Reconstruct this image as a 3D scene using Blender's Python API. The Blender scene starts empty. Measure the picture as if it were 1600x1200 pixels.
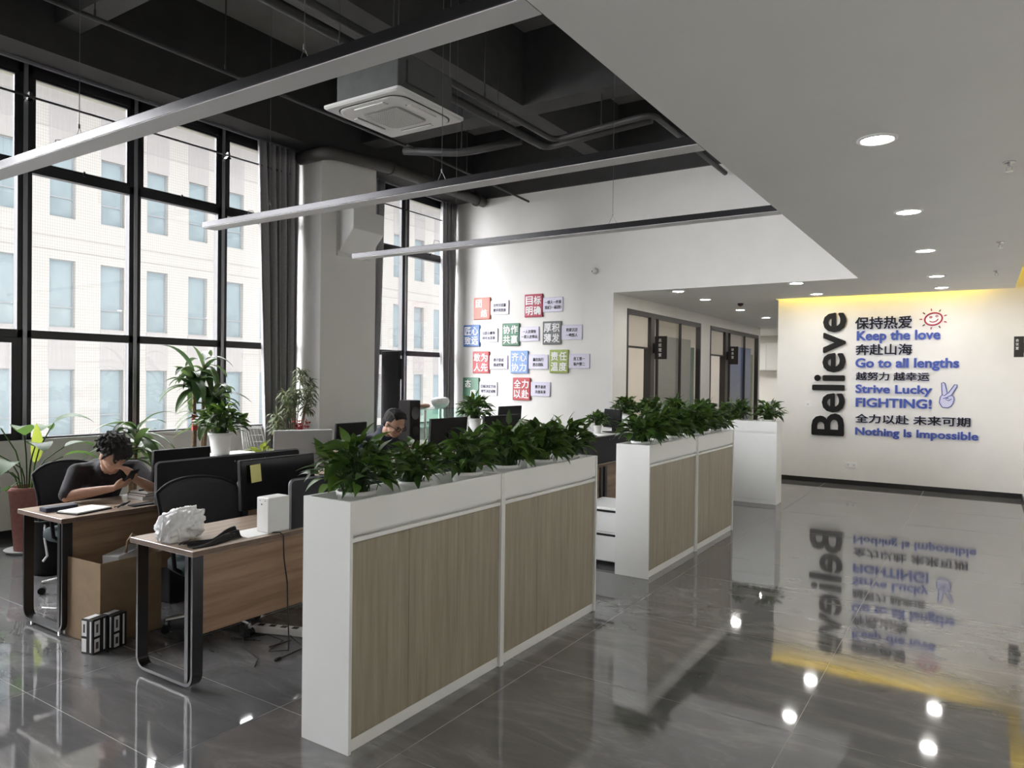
import bpy, bmesh, math, random
from mathutils import Vector, Matrix
random.seed(7)
S = bpy.context.scene
COL = S.collection
PI = math.pi

# ---------------------------------------------------------------- camera, world, sun, exposure
def setup_camera():
    yaw, pitch, roll, f = 0.57777052, -0.00988961, 0.01196746, 1128.287
    cy, sy = math.cos(yaw), math.sin(yaw)
    right, fwd, up = Vector((cy, sy, 0)), Vector((-sy, cy, 0)), Vector((0, 0, 1))
    f2 = fwd*math.cos(pitch) + up*math.sin(pitch)
    u2 = up*math.cos(pitch) - fwd*math.sin(pitch)
    r3 = right*math.cos(roll) + u2*math.sin(roll)
    u3 = u2*math.cos(roll) - right*math.sin(roll)
    cam = bpy.data.cameras.new('camera')
    cam.sensor_width = 36.0
    cam.lens = f/1600*36
    cam.clip_start = 0.02
    cam.clip_end = 300
    o = bpy.data.objects.new('camera', cam)
    COL.objects.link(o)
    m = Matrix((r3, u3, -f2)).transposed().to_4x4()
    m.translation = Vector((0, 0, 1.66))
    o.matrix_world = m
    S.camera = o
setup_camera()

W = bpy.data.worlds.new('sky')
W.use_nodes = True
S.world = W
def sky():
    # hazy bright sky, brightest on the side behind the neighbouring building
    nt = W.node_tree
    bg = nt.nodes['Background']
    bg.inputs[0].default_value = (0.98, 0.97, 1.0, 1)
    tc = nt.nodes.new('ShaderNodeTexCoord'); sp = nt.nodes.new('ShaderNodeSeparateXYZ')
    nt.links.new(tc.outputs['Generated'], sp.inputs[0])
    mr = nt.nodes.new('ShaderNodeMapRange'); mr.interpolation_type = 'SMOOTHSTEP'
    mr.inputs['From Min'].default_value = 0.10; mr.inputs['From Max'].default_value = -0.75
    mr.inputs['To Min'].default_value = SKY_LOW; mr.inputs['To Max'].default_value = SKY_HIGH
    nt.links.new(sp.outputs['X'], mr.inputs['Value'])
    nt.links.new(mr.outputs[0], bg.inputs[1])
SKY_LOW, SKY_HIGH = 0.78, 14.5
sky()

sun = bpy.data.lights.new('sun', 'SUN')
sun.energy = 0.35
sun.angle = 0.02
sun.color = (1.0, 0.95, 0.86)
so = bpy.data.objects.new('sun', sun)
so.rotation_euler = Vector((-0.62, 0.30, -0.62)).to_track_quat('-Z', 'Y').to_euler()
so.location = (10, -5, 30)
COL.objects.link(so)

S.view_settings.view_transform = 'Standard'
S.view_settings.look = 'None'
S.view_settings.gamma = 1
S.view_settings.use_curve_mapping = False
S.view_settings.exposure = 0.93
S.cycles.use_denoising = True
S.cycles.max_bounces = 10
S.cycles.diffuse_bounces = 6
S.cycles.transparent_max_bounces = 16
S.cycles.sample_clamp_indirect = 6

DOWNLIGHT_STRENGTH = 70
COVE_STRENGTH = 5.5

# portals help sample the daylight that comes through the two windows
def portal(y0, y1):
    a = bpy.data.lights.new('window_daylight', 'AREA')
    a.shape = 'RECTANGLE'
    a.size = y1-y0
    a.size_y = 3.8
    a.cycles.is_portal = True
    o = bpy.data.objects.new('window_daylight', a)
    o.location = (-8.3, (y0+y1)/2, 2.85)
    o.rotation_euler = Vector((1, 0, 0)).to_track_quat('-Z', 'Z').to_euler()
    COL.objects.link(o)
portal(-1.2, 6.8)
portal(7.9, 10.35)
pa = bpy.data.lights.new('window_daylight', 'AREA')  # portal for the rear window that is added for light
pa.shape = 'RECTANGLE'; pa.size = 1.1; pa.size_y = 3.7; pa.cycles.is_portal = True
po = bpy.data.objects.new('window_daylight', pa)
po.location = (-3.55, -4.3, 2.8)
po.rotation_euler = Vector((0, 1, 0)).to_track_quat('-Z', 'Z').to_euler()
COL.objects.link(po)

# ---------------------------------------------------------------- materials
def nodes_of(name):
    m = bpy.data.materials.new(name)
    m.use_nodes = True
    nt = m.node_tree
    return m, nt, nt.nodes['Principled BSDF']

def P(name, col, rough=0.5, metal=0.0, noise=0.0, scale=20, bump=0.0, bscale=60, spec=None, ior=None, emit=None, stretch=None, coat=0):
    m, nt, b = nodes_of(name)
    b.inputs['Base Color'].default_value = (*col, 1)
    b.inputs['Roughness'].default_value = rough
    b.inputs['Metallic'].default_value = metal
    if spec is not None: b.inputs['Specular IOR Level'].default_value = spec
    if ior: b.inputs['IOR'].default_value = ior
    if coat: b.inputs['Coat Weight'].default_value = coat
    if emit:
        b.inputs['Emission Color'].default_value = (*emit[0], 1)
        b.inputs['Emission Strength'].default_value = emit[1]
    tc = nt.nodes.new('ShaderNodeTexCoord')
    mp = nt.nodes.new('ShaderNodeMapping')
    if stretch: mp.inputs['Scale'].default_value = stretch
    nt.links.new(tc.outputs['Object'], mp.inputs[0])
    if noise:
        n = nt.nodes.new('ShaderNodeTexNoise'); n.inputs['Scale'].default_value = scale; n.inputs['Detail'].default_value = 5
        nt.links.new(mp.outputs[0], n.inputs['Vector'])
        r = nt.nodes.new('ShaderNodeValToRGB')
        r.color_ramp.elements[0].position = 0.3; r.color_ramp.elements[1].position = 0.7
        r.color_ramp.elements[0].color = (*[c*(1-noise) for c in col], 1)
        r.color_ramp.elements[1].color = (*[min(1, c*(1+noise)) for c in col], 1)
        nt.links.new(n.outputs['Fac'], r.inputs[0]); nt.links.new(r.outputs[0], b.inputs['Base Color'])
    if bump:
        n2 = nt.nodes.new('ShaderNodeTexNoise'); n2.inputs['Scale'].default_value = bscale
        nt.links.new(mp.outputs[0], n2.inputs['Vector'])
        bp = nt.nodes.new('ShaderNodeBump'); bp.inputs['Strength'].default_value = bump; bp.inputs['Distance'].default_value = 0.01
        nt.links.new(n2.outputs['Fac'], bp.inputs['Height']); nt.links.new(bp.outputs[0], b.inputs['Normal'])
    return m

def wood(name, c0, c1, axis, rough=0.4, scale=9):
    """long grain along one axis, several tones"""
    m, nt, b = nodes_of(name)
    tc = nt.nodes.new('ShaderNodeTexCoord'); mp = nt.nodes.new('ShaderNodeMapping')
    s = [1.0, 1.0, 1.0]; s[axis] = 0.05
    mp.inputs['Scale'].default_value = s
    nt.links.new(tc.outputs['Object'], mp.inputs[0])
    n = nt.nodes.new('ShaderNodeTexNoise'); n.inputs['Scale'].default_value = scale*4; n.inputs['Detail'].default_value = 8; n.inputs['Roughness'].default_value = 0.65
    nt.links.new(mp.outputs[0], n.inputs['Vector'])
    r = nt.nodes.new('ShaderNodeValToRGB')
    r.color_ramp.elements[0].position = 0.32; r.color_ramp.elements[1].position = 0.68
    r.color_ramp.elements[0].color = (*c0, 1); r.color_ramp.elements[1].color = (*c1, 1)
    nt.links.new(n.outputs['Fac'], r.inputs[0]); nt.links.new(r.outputs[0], b.inputs['Base Color'])
    b.inputs['Roughness'].default_value = rough
    return m

def set_ior(m, v):
    m.node_tree.nodes['Principled BSDF'].inputs['IOR'].default_value = v
    return m

def leafmat(name, dark, light, rough=0.4, trans=0.35):
    m, nt, b = nodes_of(name)
    g = nt.nodes.new('ShaderNodeNewGeometry')
    r = nt.nodes.new('ShaderNodeValToRGB')
    r.color_ramp.elements[0].color = (*dark, 1); r.color_ramp.elements[1].color = (*light, 1)
    nt.links.new(g.outputs['Random Per Island'], r.inputs[0])
    nt.links.new(r.outputs[0], b.inputs['Base Color'])
    b.inputs['Roughness'].default_value = rough
    t = nt.nodes.new('ShaderNodeBsdfTranslucent')
    h = nt.nodes.new('ShaderNodeHueSaturation'); h.inputs['Value'].default_value = 1.8; h.inputs['Hue'].default_value = 0.47
    nt.links.new(r.outputs[0], h.inputs['Color']); nt.links.new(h.outputs[0], t.inputs[0])
    mx = nt.nodes.new('ShaderNodeMixShader'); mx.inputs[0].default_value = trans
    nt.links.new(b.outputs[0], mx.inputs[1]); nt.links.new(t.outputs[0], mx.inputs[2])
    nt.links.new(mx.outputs[0], nt.nodes['Material Output'].inputs[0])
    return m

def glass(name, tint=(0.965, 0.97, 0.97), blend=0.12, rough=0.0):
    m, nt, b = nodes_of(name)
    nt.nodes.remove(b)
    t = nt.nodes.new('ShaderNodeBsdfTransparent'); t.inputs[0].default_value = (*tint, 1)
    g = nt.nodes.new('ShaderNodeBsdfGlossy'); g.inputs['Roughness'].default_value = rough
    ge = nt.nodes.new('ShaderNodeNewGeometry')
    def vm(op, *a):
        n = nt.nodes.new('ShaderNodeVectorMath'); n.operation = op
        for i, x in enumerate(a): nt.links.new(x, n.inputs[i])
        return n
    def sm(op, a, b=None):
        n = nt.nodes.new('ShaderNodeMath'); n.operation = op
        for i, x in enumerate((a, b)):
            if x is None: continue
            if isinstance(x, float): n.inputs[i].default_value = x
            else: nt.links.new(x, n.inputs[i])
        return n.outputs[0]
    dt = vm('DOT_PRODUCT', ge.outputs['Incoming'], ge.outputs['Normal'])
    c = sm('ABSOLUTE', dt.outputs['Value'])
    lw = sm('ADD', sm('MULTIPLY', sm('POWER', sm('SUBTRACT', 1.0, c), 5.0), 0.9), blend*0.35)
    mx = nt.nodes.new('ShaderNodeMixShader')
    nt.links.new(lw, mx.inputs[0]); nt.links.new(t.outputs[0], mx.inputs[1]); nt.links.new(g.outputs[0], mx.inputs[2])
    nt.links.new(mx.outputs[0], nt.nodes['Material Output'].inputs[0])
    return m

def tilemat():
    m, nt, b = nodes_of('grey_marble_tile')
    tc = nt.nodes.new('ShaderNodeTexCoord'); mp = nt.nodes.new('ShaderNodeMapping'); mp.inputs['Scale'].default_value = (0.55, 1.6, 1)
    mp.inputs['Rotation'].default_value = (0, 0, 0.35)
    nt.links.new(tc.outputs['Object'], mp.inputs[0])
    n = nt.nodes.new('ShaderNodeTexNoise'); n.inputs['Scale'].default_value = 2.6; n.inputs['Detail'].default_value = 12; n.inputs['Distortion'].default_value = 1.2; n.inputs['Roughness'].default_value = 0.68
    nt.links.new(mp.outputs[0], n.inputs['Vector'])
    r = nt.nodes.new('ShaderNodeValToRGB')
    e = r.color_ramp.elements
    e[0].position = 0.30; e[0].color = (0.080, 0.080, 0.083, 1)
    e[1].position = 0.75; e[1].color = (0.235, 0.23, 0.225, 1)
    x = e.new(0.52); x.color = (0.122, 0.121, 0.121, 1)
    nt.links.new(n.outputs['Fac'], r.inputs[0]); nt.links.new(r.outputs[0], b.inputs['Base Color'])
    b.inputs['Roughness'].default_value = 0.045
    b.inputs['IOR'].default_value = 1.95
    n2 = nt.nodes.new('ShaderNodeTexNoise'); n2.inputs['Scale'].default_value = 3.0; n2.inputs['Detail'].default_value = 2
    nt.links.new(tc.outputs['Object'], n2.inputs['Vector'])
    bp = nt.nodes.new('ShaderNodeBump'); bp.inputs['Strength'].default_value = 0.018; bp.inputs['Distance'].default_value = 0.02
    nt.links.new(n2.outputs['Fac'], bp.inputs['Height']); nt.links.new(bp.outputs[0], b.inputs['Normal'])
    return m

def facademat():
    m, nt, b = nodes_of('white_facade_tile')
    tc = nt.nodes.new('ShaderNodeTexCoord'); mp = nt.nodes.new('ShaderNodeMapping')
    mp.inputs['Rotation'].default_value = (0, -PI/2, -PI/2)
    nt.links.new(tc.outputs['Object'], mp.inputs[0])
    sp = nt.nodes.new('ShaderNodeSeparateXYZ'); nt.links.new(tc.outputs['Object'], sp.inputs[0])
    def stripe(axis, per, w):
        d = nt.nodes.new('ShaderNodeMath'); d.operation = 'DIVIDE'; d.inputs[1].default_value = per
        nt.links.new(sp.outputs[axis], d.inputs[0])
        fr = nt.nodes.new('ShaderNodeMath'); fr.operation = 'FRACT'; nt.links.new(d.outputs[0], fr.inputs[0])
        lt = nt.nodes.new('ShaderNodeMath'); lt.operation = 'LESS_THAN'; lt.inputs[1].default_value = w
        nt.links.new(fr.outputs[0], lt.inputs[0]); return lt
    a, c = stripe(1, 0.075, 0.16), stripe(2, 0.10, 0.12)
    mx = nt.nodes.new('ShaderNodeMath'); mx.operation = 'MAXIMUM'
    nt.links.new(a.outputs[0], mx.inputs[0]); nt.links.new(c.outputs[0], mx.inputs[1])
    mc = nt.nodes.new('ShaderNodeMixRGB'); mc.inputs[1].default_value = (0.60, 0.585, 0.555, 1); mc.inputs[2].default_value = (0.43, 0.42, 0.40, 1)
    nt.links.new(mx.outputs[0], mc.inputs[0]); nt.links.new(mc.outputs[0], b.inputs['Base Color'])
    b.inputs['Roughness'].default_value = 0.6
    return m

M = {
 'wall': P('white_wall_paint', (0.78, 0.77, 0.74), 0.75, noise=0.02, scale=3, bump=0.03, bscale=200),
 'soffit': P('white_soffit_paint', (0.74, 0.74, 0.72), 0.8, noise=0.015, scale=2),
 'dark': P('dark_ceiling_paint', (0.045, 0.044, 0.043), 0.75, noise=0.15, scale=4),
 'darkbeam': P('near_black_beam_paint', (0.03, 0.029, 0.028), 0.85, noise=0.15, scale=4),
 'slab': P('grey_slab_paint', (0.20, 0.197, 0.19), 0.8, noise=0.15, scale=2),
 'darkpipe': P('dark_painted_pipe', (0.036, 0.035, 0.034), 0.55, noise=0.1, scale=8),
 'duct': P('grey_brown_duct', (0.055, 0.05, 0.045), 0.6, noise=0.1, scale=8),
 'tile': tilemat(),
 'grout': P('pale_grout', (0.42, 0.41, 0.39), 0.5),
 'black': P('black_metal', (0.012, 0.012, 0.013), 0.35, noise=0.2, scale=10),
 'frame': P('black_window_frame', (0.018, 0.018, 0.02), 0.3, metal=0.3),
 'strip': P('grey_mullion_cap', (0.28, 0.28, 0.30), 0.35, metal=0.7),
 'glass': glass('window_glass'),
 'cglass': glass('green_tinted_case_glass', (0.80, 0.93, 0.88), 0.2),
 'white': P('white_cabinet_laminate', (0.80, 0.81, 0.79), 0.4, noise=0.01, scale=3),
 'oak': wood('grey_oak_laminate', (0.255, 0.225, 0.165), (0.36, 0.325, 0.25), 2),
 'walnut': wood('walnut_desktop', (0.20, 0.125, 0.075), (0.31, 0.205, 0.13), 1, 0.26, 6),
 'walnut_top': set_ior(wood('pale_walnut_top', (0.35, 0.265, 0.20), (0.48, 0.38, 0.295), 1, 0.2, 6), 1.85),
 'walnut_edge': P('walnut_edge', (0.12, 0.075, 0.05), 0.5, noise=0.15),
 'screen': P('black_screen_glass', (0.008, 0.008, 0.009), 0.18),
 'bplastic': P('black_plastic', (0.009, 0.009, 0.010), 0.65, spec=0.25, noise=0.1, scale=30),
 'divider': P('charcoal_divider', (0.020, 0.020, 0.023), 0.7, spec=0.25, noise=0.1, scale=60),
 'trim_light': P('pale_divider_edge', (0.35, 0.35, 0.36), 0.4, metal=0.5),
 'mesh': P('grey_chair_mesh', (0.045, 0.045, 0.05), 0.9, noise=0.15, scale=200, bump=0.2, bscale=400),
 'teal': P('dark_teal_fabric', (0.012, 0.024, 0.026), 0.9, noise=0.2, scale=150, bump=0.2, bscale=300),
 'chrome': P('chrome', (0.6, 0.6, 0.6), 0.2, metal=1),
 'curtain': P('grey_curtain_cloth', (0.32, 0.315, 0.32), 0.85, noise=0.08, scale=40, bump=0.1, bscale=300),
 'pot': P('white_glazed_pot', (0.74, 0.74, 0.72), 0.35),
 'terra': P('rose_terracotta', (0.30, 0.12, 0.10), 0.75, noise=0.15, scale=25, bump=0.1),
 'soil': P('potting_soil', (0.03, 0.022, 0.015), 0.95, noise=0.4, scale=80),
 'pothos': leafmat('glossy_green_leaf', (0.010, 0.034, 0.006), (0.058, 0.130, 0.020), 0.38, 0.3),
 'dracaena': leafmat('dark_strap_leaf', (0.018, 0.045, 0.015), (0.07, 0.13, 0.04), 0.4, 0.3),
 'slim': leafmat('variegated_slim_leaf', (0.06, 0.085, 0.045), (0.24, 0.28, 0.15), 0.5, 0.25),
 'broad': leafmat('broad_green_leaf', (0.015, 0.045, 0.012), (0.045, 0.11, 0.024), 0.5, 0.4),
 'lime': leafmat('young_lime_leaf', (0.11, 0.17, 0.025), (0.17, 0.23, 0.035), 0.4, 0.5),
 'bark': P('tan_cane_bark', (0.22, 0.15, 0.09), 0.85, noise=0.3, scale=30, bump=0.3),
 'red': P('red_ribbon', (0.45, 0.03, 0.03), 0.6),
 'card': P('brown_cardboard', (0.22, 0.15, 0.085), 0.85, noise=0.08, scale=12),
 'cardin': P('cardboard_inside', (0.15, 0.10, 0.06), 0.9),
 'plasticbag': P('white_plastic_bag', (0.80, 0.80, 0.80), 0.45, bump=0.5, bscale=25),
 'blackcloth': P('black_cloth', (0.012, 0.01, 0.01), 0.9, bump=0.3, bscale=60),
 'paper': P('white_paper', (0.80, 0.79, 0.77), 0.7),
 'note': P('yellow_note_paper', (0.72, 0.70, 0.28), 0.8),
 'tower': P('white_plastic_case', (0.66, 0.66, 0.64), 0.4),
 'skin': P('skin', (0.40, 0.23, 0.155), 0.55, noise=0.06, scale=30),
 'hair': P('black_hair', (0.009, 0.007, 0.006), 0.8, noise=0.4, scale=120, bump=0.6, bscale=90),
 'shirt': P('dark_patterned_shirt', (0.014, 0.012, 0.015), 0.9, noise=0.6, scale=9, bump=0.2, bscale=40),
 'navy': P('dark_navy_jacket', (0.014, 0.018, 0.034), 0.8, noise=0.2, scale=30, bump=0.2, bscale=30),
 'trousers': P('dark_trousers', (0.015, 0.015, 0.02), 0.9, noise=0.2, scale=60),
 'lip': P('lip', (0.25, 0.10, 0.085), 0.5),
 'eye': P('dark_eye', (0.01, 0.008, 0.008), 0.2),
 'acw': P('white_air_conditioner_plastic', (0.72, 0.72, 0.70), 0.4),
 'galv': P('galvanised_case', (0.075, 0.08, 0.078), 0.5, metal=0.2, noise=0.1, scale=10),
 'grille': P('grey_grille', (0.32, 0.32, 0.31), 0.6),
 'lampbody': P('dark_lamp_housing', (0.03, 0.03, 0.032), 0.25, metal=0.6),
 'diffuser': P('unlit_lamp_diffuser', (0.62, 0.62, 0.62), 0.5),
 'led': P('lit_downlight', (0.9, 0.9, 0.9), 0.5, emit=((1.0, 0.97, 0.92), DOWNLIGHT_STRENGTH)),
 'ring': P('white_downlight_ring', (0.8, 0.8, 0.8), 0.4),
 'cove': P('warm_led_strip', (1, 0.8, 0.3), 0.5, emit=((1.0, 0.70, 0.05), COVE_STRENGTH)),
 'addedlamp': P('added_lamp_panel', (1, 1, 1), 0.5, emit=((1.0, 0.97, 0.93), 15.0)),  # for lamps added to brighten the offices and the corridor end
 'facade': facademat(),
 'spandrel': P('grey_spandrel_cladding', (0.47, 0.46, 0.455), 0.6, noise=0.06, scale=3, stretch=(1, 12, 0.3)),
 'fglass': P('pale_blue_window_glass', (0.33, 0.41, 0.44), 0.25, noise=0.18, scale=0.8, stretch=(1, 1, 0.6)),
 'fframe': P('grey_window_frame', (0.36, 0.39, 0.41), 0.5),
 'cornice': P('beige_cornice', (0.42, 0.41, 0.33), 0.7),
 'asphalt': P('pale_paving', (0.40, 0.39, 0.38), 0.9, noise=0.1, scale=2),
 'blacktext': P('black_acrylic', (0.006, 0.006, 0.006), 0.6, spec=0.25),
 'bluetext': P('blue_acrylic', (0.045, 0.085, 0.36), 0.4),
 'lavender': P('lavender_backing', (0.62, 0.62, 0.80), 0.4),
 'caption': P('pale_lavender_plate', (0.66, 0.64, 0.76), 0.4),
 'whitetext': P('white_acrylic', (0.85, 0.85, 0.85), 0.4),
 'crimson': P('crimson_acrylic', (0.36, 0.015, 0.05), 0.4),
 'blind': P('grey_blind_slats', (0.36, 0.36, 0.33), 0.5),
 'blueblind': P('blue_blind_slats', (0.13, 0.22, 0.50), 0.5),
 'dooredge': P('dark_brown_door_frame', (0.05, 0.043, 0.04), 0.4),
 'greyframe': P('brown_grey_metal_frame', (0.055, 0.05, 0.048), 0.4, metal=0.2),
 'beigewall': P('beige_office_wall', (0.62, 0.57, 0.50), 0.8),
 'plaque': P('black_plaque', (0.015, 0.013, 0.012), 0.3),
 'porcelain': P('white_porcelain', (0.75, 0.77, 0.77), 0.2, noise=0.12, scale=14),
 'greenstrip': P('green_board', (0.01, 0.10, 0.06), 0.5),
 'paleback': P('pale_grey_plastic', (0.48, 0.49, 0.49), 0.45),
 'cableb': P('black_cable', (0.01, 0.01, 0.01), 0.5),
 'wire': P('steel_wire', (0.15, 0.15, 0.15), 0.4, metal=0.8),
}

# ---------------------------------------------------------------- mesh helpers
class MB:
    def __init__(s):
        s.v, s.f, s.mi = [], [], []
        s.k = 0
    def add(s, vs, fs):
        n = len(s.v)
        s.v += [tuple(x) for x in vs]
        s.f += [tuple(i+n for i in f) for f in fs]
        s.mi += [s.k]*len(fs)
        return s
    def box(s, x0, x1, y0, y1, z0, z1):
        return s.add([(x0,y0,z0),(x1,y0,z0),(x1,y1,z0),(x0,y1,z0),(x0,y0,z1),(x1,y0,z1),(x1,y1,z1),(x0,y1,z1)],
                     [(0,3,2,1),(4,5,6,7),(0,1,5,4),(1,2,6,5),(2,3,7,6),(3,0,4,7)])
    def prism(s, poly, axis, a, b):
        """poly in the two other axes (ordered), extruded from a to b"""
        def pt(p, w):
            if axis == 0: return (w, p[0], p[1])
            if axis == 1: return (p[0], w, p[1])
            return (p[0], p[1], w)
        n = len(poly)
        vs = [pt(p, a) for p in poly]+[pt(p, b) for p in poly]
        fs = [tuple(range(n))[::-1], tuple(range(n, 2*n))]+[(i, (i+1) % n, n+(i+1) % n, n+i) for i in range(n)]
        return s.add(vs, fs)
    def tube(s, pts, r, n=8, cap=True):
        pts = [Vector(p) for p in pts]
        rs = r if isinstance(r, (list, tuple)) else [r]*len(pts)
        vs, fs = [], []
        t0 = (pts[1]-pts[0]).normalized()
        u = t0.orthogonal().normalized()
        for i, p in enumerate(pts):
            t = (pts[min(i+1, len(pts)-1)]-pts[max(i-1, 0)]).normalized()
            u = (u-t*u.dot(t))
            u = u.normalized() if u.length > 1e-6 else t.orthogonal().normalized()
            w = t.cross(u)
            for k in range(n):
                a = 2*PI*k/n
                vs.append(p+(u*math.cos(a)+w*math.sin(a))*rs[i])
        for i in range(len(pts)-1):
            for k in range(n):
                fs.append((i*n+k, i*n+(k+1) % n, (i+1)*n+(k+1) % n, (i+1)*n+k))
        if cap:
            fs.append(tuple(range(n))[::-1]); fs.append(tuple(range((len(pts)-1)*n, len(pts)*n)))
        return s.add(vs, fs)
    def lathe(s, prof, c=(0, 0, 0), n=20, sx=1, sy=1):
        vs, fs = [], []
        for r, z in prof:
            for k in range(n):
                a = 2*PI*k/n
                vs.append((c[0]+r*math.cos(a)*sx, c[1]+r*math.sin(a)*sy, c[2]+z))
        for i in range(len(prof)-1):
            for k in range(n):
                fs.append((i*n+k, i*n+(k+1) % n, (i+1)*n+(k+1) % n, (i+1)*n+k))
        fs.append(tuple(range(n))[::-1]); fs.append(tuple(range((len(prof)-1)*n, len(prof)*n)))
        return s.add(vs, fs)
    def ball(s, c, r, n=12, m=8):
        rx, ry, rz = (r, r, r) if not isinstance(r, (tuple, list)) else r
        prof = [(math.sin(PI*i/m), -math.cos(PI*i/m)) for i in range(m+1)]
        vs, fs = [], []
        for a, z in prof:
            a = max(a, 1e-3)
            for k in range(n):
                t = 2*PI*k/n
                vs.append((c[0]+a*math.cos(t)*rx, c[1]+a*math.sin(t)*ry, c[2]+z*rz))
        for i in range(m):
            for k in range(n):
                fs.append((i*n+k, i*n+(k+1) % n, (i+1)*n+(k+1) % n, (i+1)*n+k))
        return s.add(vs, fs)
    def grid(s, fn, nu, nv):
        vs = [fn(i/nu, j/nv) for i in range(nu+1) for j in range(nv+1)]
        fs = [(i*(nv+1)+j, (i+1)*(nv+1)+j, (i+1)*(nv+1)+j+1, i*(nv+1)+j+1) for i in range(nu) for j in range(nv)]
        return s.add(vs, fs)
    def mesh(s, name, mats, smooth=False):
        me = bpy.data.meshes.new(name)
        me.from_pydata(s.v, [], s.f)
        for m in (mats if isinstance(mats, list) else [mats]): me.materials.append(m)
        me.polygons.foreach_set('material_index', s.mi)
        me.polygons.foreach_set('use_smooth', [smooth]*len(s.f))
        me.update()
        return me
    def build(s, name, mats, parent=None, smooth=False, bevel=0, loc=None, solid=0, subsurf=0):
        o = bpy.data.objects.new(name, s.mesh(name, mats, smooth))
        COL.objects.link(o)
        if parent: o.parent = parent
        if loc: o.location = loc
        if solid:
            md = o.modifiers.new('thickness', 'SOLIDIFY'); md.thickness = solid; md.offset = 0
        if bevel:
            md = o.modifiers.new('bevel', 'BEVEL'); md.width = bevel; md.segments = 2; md.limit_method = 'ANGLE'
        if subsurf:
            md = o.modifiers.new('subsurf', 'SUBSURF'); md.levels = subsurf; md.render_levels = subsurf
        return o

def tag(o, label=None, cat=None, group=None, kind=None):
    if label: o['label'] = label
    if cat: o['category'] = cat
    if group: o['group'] = group
    if kind: o['kind'] = kind
    return o
def thing(name, label, cat, loc=(0, 0, 0), rz=0, group=None):
    o = bpy.data.objects.new(name, None)
    o.empty_display_size = 0.1
    COL.objects.link(o)
    o.location = loc; o.rotation_euler = (0, 0, rz)
    return tag(o, label, cat, group)
def structure(name, mb, mat, **kw):
    return tag(mb.build(name, mat, **kw), kind='structure')
def copy_tree(o, parent=None):
    c = o.copy(); COL.objects.link(c)
    if parent: c.parent = parent
    for ch in [x for x in o.children]: copy_tree(ch, c)
    return c
def place(root, loc, rz, label, scale=1.0):
    c = copy_tree(root)
    c.location = loc; c.rotation_euler = (0, 0, rz); c.scale = (scale,)*3
    c['label'] = label
    return c

def text_mesh(body, bold, extrude, res=3):
    """outline text; strokes are thickened by merging slightly shifted copies"""
    cu = bpy.data.curves.new('lettering', 'FONT')
    cu.body = body; cu.size = 1; cu.extrude = extrude; cu.resolution_u = res
    o = bpy.data.objects.new('lettering', cu)
    COL.objects.link(o)
    me = bpy.data.meshes.new_from_object(o)
    bpy.data.objects.remove(o); bpy.data.curves.remove(cu)
    if bold <= 0: return me
    vs = [v.co.copy() for v in me.vertices]; fs = [tuple(p.vertices) for p in me.polygons]
    V2, F2 = [], []
    for k in range(9):
        dx, dy = (0, 0) if k == 8 else (bold*math.cos(PI*k/4), bold*math.sin(PI*k/4))
        n = len(V2)
        V2 += [(v.x+dx, v.y+dy, v.z+(0.006*k-0.024 if v.z > 0 else 0)) for v in vs]
        F2 += [tuple(i+n for i in f) for f in fs]
    m2 = bpy.data.meshes.new('lettering'); m2.from_pydata(V2, [], F2); m2.update()
    bpy.data.meshes.remove(me)
    return m2
def text_obj(name, body, mat, o, r, u, w, h, depth, bold=0.02, parent=None, extra=0.0, bbox=None):
    """lettering whose box runs w along r and h along u from the corner o, standing out along r x u"""
    me = text_mesh(body, bold+extra, 0.5)
    ref = me if bbox is None else bbox
    xs = [v.co.x for v in me.vertices]; ys = [v.co.y for v in me.vertices]
    b = (min(xs), max(xs), min(ys), max(ys)) if bbox is None else bbox
    o, r, u = Vector(o), Vector(r), Vector(u)
    n = r.cross(u)
    for v in me.vertices:
        x, y, z = v.co
        v.co = o+r*((x-b[0])/(b[1]-b[0])*w)+u*((y-b[2])/(b[3]-b[2])*h)+n*((z+0.5)*depth)
    me.materials.clear(); me.materials.append(mat)
    me.name = name
    ob = bpy.data.objects.new(name, me)
    COL.objects.link(ob)
    if parent: ob.parent = parent
    return ob, b

def remeshed(mb, name, mat, voxel, parent=None, smooth_it=4):
    """union of overlapping forms into one continuous skin"""
    me = mb.mesh(name, mat, True)
    o = bpy.data.objects.new(name, me); COL.objects.link(o)
    r = o.modifiers.new('r', 'REMESH'); r.mode = 'VOXEL'; r.voxel_size = voxel; r.use_smooth_shade = True
    if smooth_it:
        q = o.modifiers.new('s', 'SMOOTH'); q.iterations = smooth_it; q.factor = 0.5
    dg = bpy.context.evaluated_depsgraph_get()
    new = bpy.data.meshes.new_from_object(o.evaluated_get(dg))
    o.modifiers.clear(); o.data = new
    bpy.data.meshes.remove(me)
    new.name = name
    if not new.materials: new.materials.append(mat)
    if parent: o.parent = parent
    return o

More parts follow.
